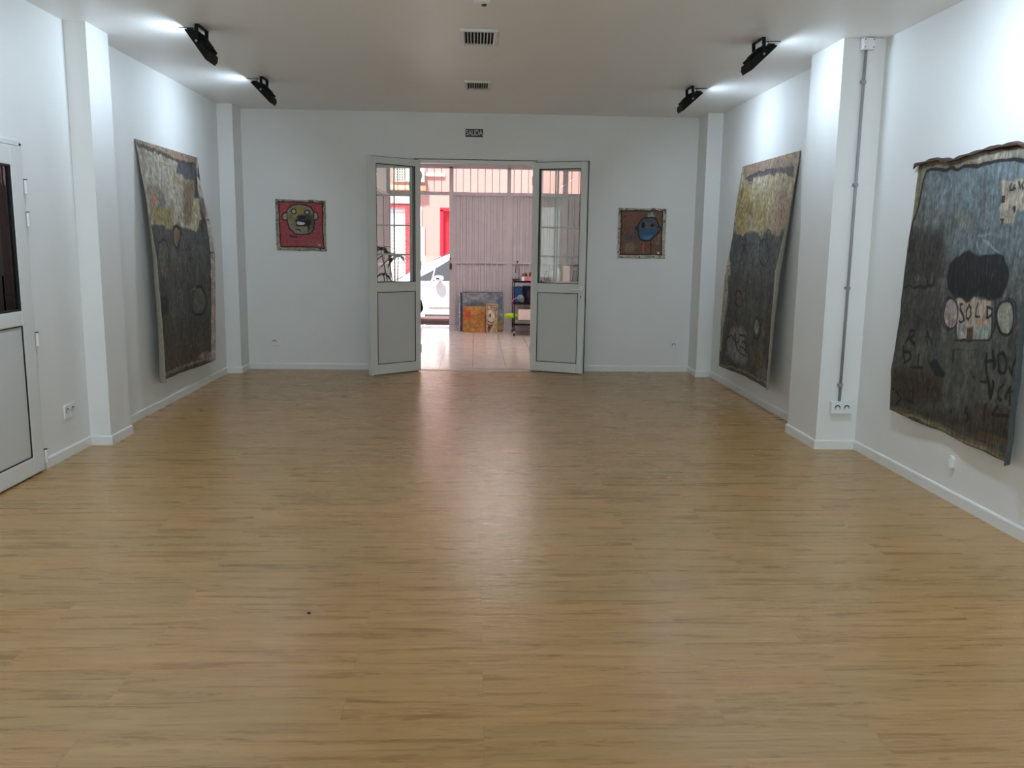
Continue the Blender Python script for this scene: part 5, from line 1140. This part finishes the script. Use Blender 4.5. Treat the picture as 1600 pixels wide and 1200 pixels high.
# lower shelf
e = thing('lime_bag', (0.70, 14.35, 0.2), 'lime green bag lying over the left end of the bottom cart shelf', 'bag')
obj('bag_body', MB().blob((0.615, 14.30, 0.335), (0.10, 0.05, 0.05), 0.08, 6), mat('lime_green_fabric', (176, 214, 34), 0.6, var=0.25, nscale=20), e, smooth=True)
obj('bag_handle', MB().tube([(0.53, 14.30, 0.34), (0.51, 14.29, 0.31), (0.54, 14.28, 0.29), (0.59, 14.27, 0.30)], 0.008), mat('lime_green_fabric', (176, 214, 34)), e, smooth=True)
tag(obj('shallow_tray', MB().box(0.68, 1.08, 14.26, 14.84, 0.197, 0.265), mat('grey_card_tray', (150, 140, 130), 0.7), bevel=0.01), 'shallow grey tray under the white box on the bottom cart shelf', 'tray')
e = thing('white_carton', (0.90, 14.42, 0.266), 'white carton standing on the bottom shelf of the cart', 'box')
obj('carton_body', MB().box(0.735, 0.99, 14.24, 14.56, 0.266, 0.445), mat('white_carton_card', (226, 208, 200), 0.6), e, bevel=0.006)
obj('carton_flap', MB().box(0.733, 0.992, 14.238, 14.562, 0.446, 0.450), mat('white_carton_card', (226, 208, 200), 0.6), e)
# things on the rack seen through the right glass
items = [('glass_jar', 1.21, 0.045, 0.17, (150, 130, 120), 'brown jar with a rag, leftmost on the rack behind the right door'), ('glass_jar', 1.31, 0.04, 0.20, (176, 180, 182), 'pale jar with brushes, second from the left on the rack'),
         ('white_jug', 1.40, 0.045, 0.23, (222, 222, 220), 'white plastic jug on the rack, left of the pink carton'), ('grey_canister', 1.68, 0.045, 0.18, (140, 146, 156), 'grey canister on the rack, right of the pink carton')]
for nm, x, rr, hh, col, lb in items:
    bottle(nm, (x, 14.42, 0.905), rr, hh, mat('item_%s_%d' % (nm, int(x*100)), col, 0.35), mat('item_cap_%d' % int(x*100), tuple(int(v*0.8) for v in col), 0.4), lb, 'container', neck=0.7)
for i, (x, dx) in enumerate(((1.29, -0.03), (1.31, 0.01), (1.325, 0.04))):
    pass
bs = thing('paint_brush', (1.305, 14.36, 0.905), 'paint brush leaning among the jars on the rack', 'brush')
obj('brush_handle', MB().tube([(1.345, 14.33, 0.908), (1.29, 14.35, 1.08), (1.27, 14.36, 1.14)], 0.006), mat('pale_wood_handle', (190, 180, 160), 0.5), bs)
obj('bristles', MB().box(1.258, 1.278, 14.352, 14.368, 1.138, 1.175), mat('white_bristles', (220, 216, 206), 0.8), bs)
e = thing('pink_carton', (1.53, 14.42, 0.905), 'tall pale pink carton on the rack behind the right door glass', 'box')
obj('carton_body', MB().box(1.475, 1.585, 14.36, 14.46, 0.905, 1.165), mat('pale_pink_card', (232, 206, 204), 0.6), e, bevel=0.004)
obj('carton_flap', MB().box(1.473, 1.587, 14.358, 14.462, 1.165, 1.170), mat('pale_pink_card', (232, 206, 204), 0.6), e)
bottle('yellow_bottle', (1.775, 14.42, 0.905), 0.050, 0.27, mat('yellow_plastic', (226, 176, 40), 0.4), mat('red_cap', (170, 60, 50), 0.4), 'yellow plastic bottle at the right end of the rack', neck=0.35)

# ------------------------------------------------------------------ street, building opposite, car
struct('floor_street', MB().box(-30, 30, 16.0, 22.0, -0.16, -0.12), mat('pale_street_asphalt', (176, 168, 166), 0.85, var=0.08), 'pale asphalt of the street outside')
struct('floor_pavement', MB().box(-30, 30, GY+0.25, 16.0, -0.2, -0.015), tile_mat('pavement_slabs', (226, 214, 206), (218, 204, 198), (170, 150, 146), 0.4, 0.7), 'narrow pavement before the gate', bevel=0.01)
FY = 21.0
def fx(x): return x*FY/22.0
def fz(z): return 1.528+(z-1.528)*FY/22.0
fa = thing('pink_building', (0, FY, -0.12), 'salmon pink building across the street', 'building')
M_pink = mat('salmon_render', (170, 122, 114), 0.8, var=0.03, nscale=2); M_pale = mat('lilac_plinth_render', (164, 138, 150), 0.8); M_pl2 = mat('rosy_plinth_render', (176, 128, 118), 0.8); M_red = mat('red_lacquered_wood', (206, 30, 48), 0.4); M_cream = mat('cream_moulding', (240, 222, 206), 0.7)
sx0, sx1 = fx(-1.99), fx(-1.73); dx0, dx1 = fx(-0.81), fx(0.25)
w = MB(); zt = fz(2.32)
for a, b, z0, z1 in [(-12, sx0-0.5, -0.12, 6.5), (sx0-0.5, sx1+0.13, fz(2.43), 6.5), (sx1+0.13, dx0, -0.12, 6.5), (dx0, dx1, zt, 6.5), (dx1, 12, -0.12, 6.5)]: w.box(a, b, FY, FY+0.4, z0, z1)
obj('facade_wall', w, M_pink, fa)
obj('plinth', MB().box(sx1+0.13, fx(-1.24), FY-0.03, FY, -0.12, fz(1.9)), M_pale, fa)
p = MB(); p.box(fx(-1.24), dx0-0.02, FY-0.03, FY, -0.12, fz(1.18)); p.box(dx1, 11.9, FY-0.03, FY, -0.12, fz(1.18))
pieces('plinth', p, M_pl2, fa)
obj('white_notice', MB().box(fx(-1.42), fx(-1.32), FY-0.04, FY, fz(1.9), fz(2.38)), M_plast, fa)
dr = obj('red_door', MB().box(dx0, dx1, FY+0.12, FY+0.18, -0.12, zt), M_red, fa)
pieces('door_panel', MB().box(dx0+0.09, dx1-0.09, FY+0.10, FY+0.12, 0.2, 1.0).box(dx0+0.09, dx1-0.09, FY+0.10, FY+0.12, 1.2, zt-0.15), M_red, dr)
obj('door_architrave', MB().box(dx0-0.05, dx0+0.03, FY-0.02, FY+0.12, -0.12, zt).box(dx1-0.03, dx1+0.05, FY-0.02, FY+0.12, -0.12, zt).box(dx0-0.05, dx1+0.05, FY-0.02, FY+0.12, zt-0.03, zt+0.05), M_red, dr)
sf = MB(); sf.box(sx1, sx1+0.13, FY-0.03, FY+0.1, fz(0.62), fz(2.43)); sf.box(sx0-0.5, sx1, FY-0.03, FY+0.1, fz(2.36), fz(2.43))
fr_ = obj('red_shutter_frame', sf, M_red, fa)
sl = MB(); z = fz(0.3)
sl.box(sx0-0.5, sx1, FY+0.07, FY+0.1, -0.12, fz(2.36))
while z < fz(2.34): sl.box(sx0-0.5, sx1, FY+0.045, FY+0.075, z, z+0.055); z += 0.085
obj('roller_shutter', sl, mat('white_shutter_slats', (236, 222, 222), 0.5), fr_)
obj('shop_lintel', MB().box(sx0-0.6, sx1+0.13, FY-0.06, FY, fz(2.46), fz(2.70)), M_cream, fa, bevel=0.01)
obj('cornice_band', MB().box(-12, fx(-1.21), FY-0.10, FY, fz(2.78), fz(2.90)), mat('ochre_cornice', (226, 176, 136), 0.8), fa, bevel=0.02)
lat = MB(); X0, X1, Z0, Z1 = fx(-2.01), fx(-1.70), fz(3.0), fz(3.32)
n = 5; s = (X1-X0)/n; s2 = (Z1-Z0)/n
for i in range(n+1): lat.box(X0+i*s-0.012, X0+i*s+0.012, FY-0.05, FY-0.01, Z0, Z1); lat.box(X0, X1, FY-0.05, FY-0.01, Z0+i*s2-0.012, Z0+i*s2+0.012)
vb = obj('vent_backing', MB().box(X0, X1, FY-0.012, FY-0.002, Z0, Z1), mat('dark_grey_recess', (84, 76, 80), 0.8), fa); obj('vent_lattice', lat, M_cream, vb)
# air conditioner on the wall
ac = thing('air_conditioner', (fx(-1.58), FY, fz(2.98)), 'white air conditioner unit on the pink facade', 'air conditioner')
ax0, ax1 = fx(-1.66), fx(-1.24)
obj('unit_casing', MB().box(ax0, ax1, FY-0.26, FY-0.005, fz(2.98), fz(3.34)), mat('cream_casing', (232, 226, 218), 0.5), ac, bevel=0.01)
obj('fan_grille', MB().cyl((fx(-1.43), FY-0.275, fz(3.14)), (fx(-1.43), FY-0.258, fz(3.14)), 0.14, n=28), mat('dark_fan', (60, 58, 64), 0.6), ac)
tag(obj('wall_pipe', MB().box(fx(-1.22), fx(-0.74), FY-0.05, FY, fz(3.13), fz(3.21)), M_plast, bevel=0.01), 'white horizontal pipe cover high on the pink facade', 'pipe')

# car: side towards the gate at y = 17.2, nose to the left
M_car = mat('white_car_paint', (240, 240, 240), 0.18, var=0.0); M_cglass = mat('car_window_glass', (66, 68, 74), 0.15, spec=0.4); M_tyre = mat('tyre_rubber', (40, 34, 34), 0.7)
CY0, CY1, CX = 17.2, 18.85, 0.0; gz = -0.12
car = thing('parked_car', (0.6, (CY0+CY1)/2, gz), 'white car parked in the street before the gate', 'car')
# lower body outline (x, z), wheel arches cut out
def arch(cx_, r, n=10): return [(cx_+r*math.cos(a), gz+0.33+r*math.sin(a)) for a in [PI+0.35-(PI+0.7)*k/n for k in range(n+1)]][::1]
FWX, RWX = -1.40, 1.25
a1 = arch(FWX, 0.395); a2 = arch(RWX, 0.395)
low = [(-2.22, 0.12), (-1.80, 0.10)]+[p for p in a1 if p[1] > 0.05]+[(-0.98, 0.10), (0.83, 0.10)]+[p for p in a2 if p[1] > 0.05]+[(1.68, 0.10), (1.98, 0.16), (2.05, 0.45), (2.0, 0.76), (1.6, 0.80), (-1.1, 0.745), (-1.62, 0.70), (-2.1, 0.58), (-2.27, 0.40)]
lb = MB().prism(low, 1, CY0, CY1); obj('lower_body', lb, M_car, car, bevel=0.03)
# cabin tapers inward upwards
cab = [(-1.62, 0.70), (-1.12, 1.02), (-0.45, 1.31), (-0.10, 1.40), (0.9, 1.42), (1.55, 1.30), (1.95, 0.76)]
bm = bmesh.new()
def inset(z): return 0.03+max(0, z-0.74)*0.28
A = [bm.verts.new((x, CY0+inset(z_), z_)) for x, z_ in cab]; B = [bm.verts.new((x, CY1-inset(z_), z_)) for x, z_ in cab]
bm.faces.new(A); bm.faces.new(B[::-1])
for i in range(len(cab)): bm.faces.new([A[i], B[i], B[(i+1) % len(cab)], A[(i+1) % len(cab)]])
obj('cabin', bm, M_car, car, bevel=0.035)
def side_glass(pts):
    bm = bmesh.new(); t = 0.012
    A = [bm.verts.new((x, CY0+inset(z_)-t, z_)) for x, z_ in pts]; B = [bm.verts.new((x, CY0+inset(z_)+0.004, z_)) for x, z_ in pts]
    bm.faces.new(A); bm.faces.new(B[::-1])
    for i in range(len(pts)): bm.faces.new([A[i], B[i], B[(i+1) % len(pts)], A[(i+1) % len(pts)]])
    return bm
obj('quarter_window', side_glass([(-1.22, 0.765), (-0.86, 0.765), (-0.80, 0.98)]), M_cglass, car)
obj('front_side_window', side_glass([(-0.82, 0.765), (0.18, 0.775), (0.18, 1.33), (-0.15, 1.33), (-0.42, 1.22), (-0.77, 1.01)]), M_cglass, car)
obj('rear_side_window', side_glass([(0.26, 0.775), (1.35, 0.80), (1.20, 1.25), (0.85, 1.33), (0.26, 1.33)]), M_cglass, car)
bm = bmesh.new(); vs = [bm.verts.new(v) for v in ((-1.60, CY0+0.16, 0.735), (-1.60, CY1-0.16, 0.735), (-0.47, CY1-0.26, 1.325), (-0.47, CY0+0.26, 1.325))]; bm.faces.new(vs)
r_ = bmesh.ops.extrude_face_region(bm, geom=bm.faces[:]); 
for v in [g_ for g_ in r_['geom'] if isinstance(g_, bmesh.types.BMVert)]: v.co += Vector((-0.008, 0, 0.014))
obj('windscreen', bm, M_cglass, car)
for cx_ in (FWX, RWX):
    for y_ in (CY0+0.02, CY1-0.22):
        wh = obj('wheel', MB().cyl((cx_, y_, gz+0.325), (cx_, y_+0.20, gz+0.325), 0.325, n=32), M_tyre, car, bevel=0.03)
        obj('hub_cap', MB().cyl((cx_, y_-0.008, gz+0.325), (cx_, y_+0.01, gz+0.325), 0.20, n=24), M_steel, wh)
mi = obj('wing_mirror', MB().blob((-0.70, CY0-0.11, 0.82), (0.105, 0.07, 0.060), 0.02, 2), M_car, car, smooth=True)
obj('mirror_arm', MB().box(-0.71, -0.65, CY0-0.10, CY0+0.03, 0.765, 0.79), mat('mirror_black_plastic', (40, 40, 42), 0.5), mi, bevel=0.005)
obj('mirror_band', MB().box(-0.75, -0.68, CY0-0.190, CY0-0.15, 0.81, 0.84), mat('mirror_black_plastic', (40, 40, 42), 0.5), mi, bevel=0.01)
pieces('door_seam', MB().box(-0.965, -0.957, CY0-0.002, CY0+0.004, 0.14, 0.74).box(0.215, 0.223, CY0-0.002, CY0+0.004, 0.14, 0.76), mat('seam_grey', (130, 126, 128), 0.6), car)
obj('side_moulding', MB().box(-0.90, 0.75, CY0-0.012, CY0+0.002, 0.225, 0.255), mat('seam_grey', (130, 126, 128), 0.6), car, bevel=0.003)
obj('sill', MB().box(-0.98, 0.83, CY0+0.02, CY0+0.2, 0.02, 0.10), mat('sill_grey', (110, 100, 100), 0.6), car)
obj('door_handle', MB().box(-0.02, 0.14, CY0-0.022, CY0, 0.64, 0.67), M_car, car, bevel=0.006)
hl = obj('headlamp', MB().prism([(-2.15, 0.50), (-1.88, 0.56), (-1.86, 0.62), (-2.08, 0.585)], 1, CY0-0.004, CY0+0.25), M_plast, car, bevel=0.01)
# tiny dark bit lying on the floor
tag(obj('pebble', MB().blob((-0.675, 3.40, 0.004), (0.009, 0.006, 0.004), 0.1, 4, 2), mat('dark_grit', (20, 16, 14), 0.8), smooth=True), 'tiny black speck of grit on the oak floor', 'debris')
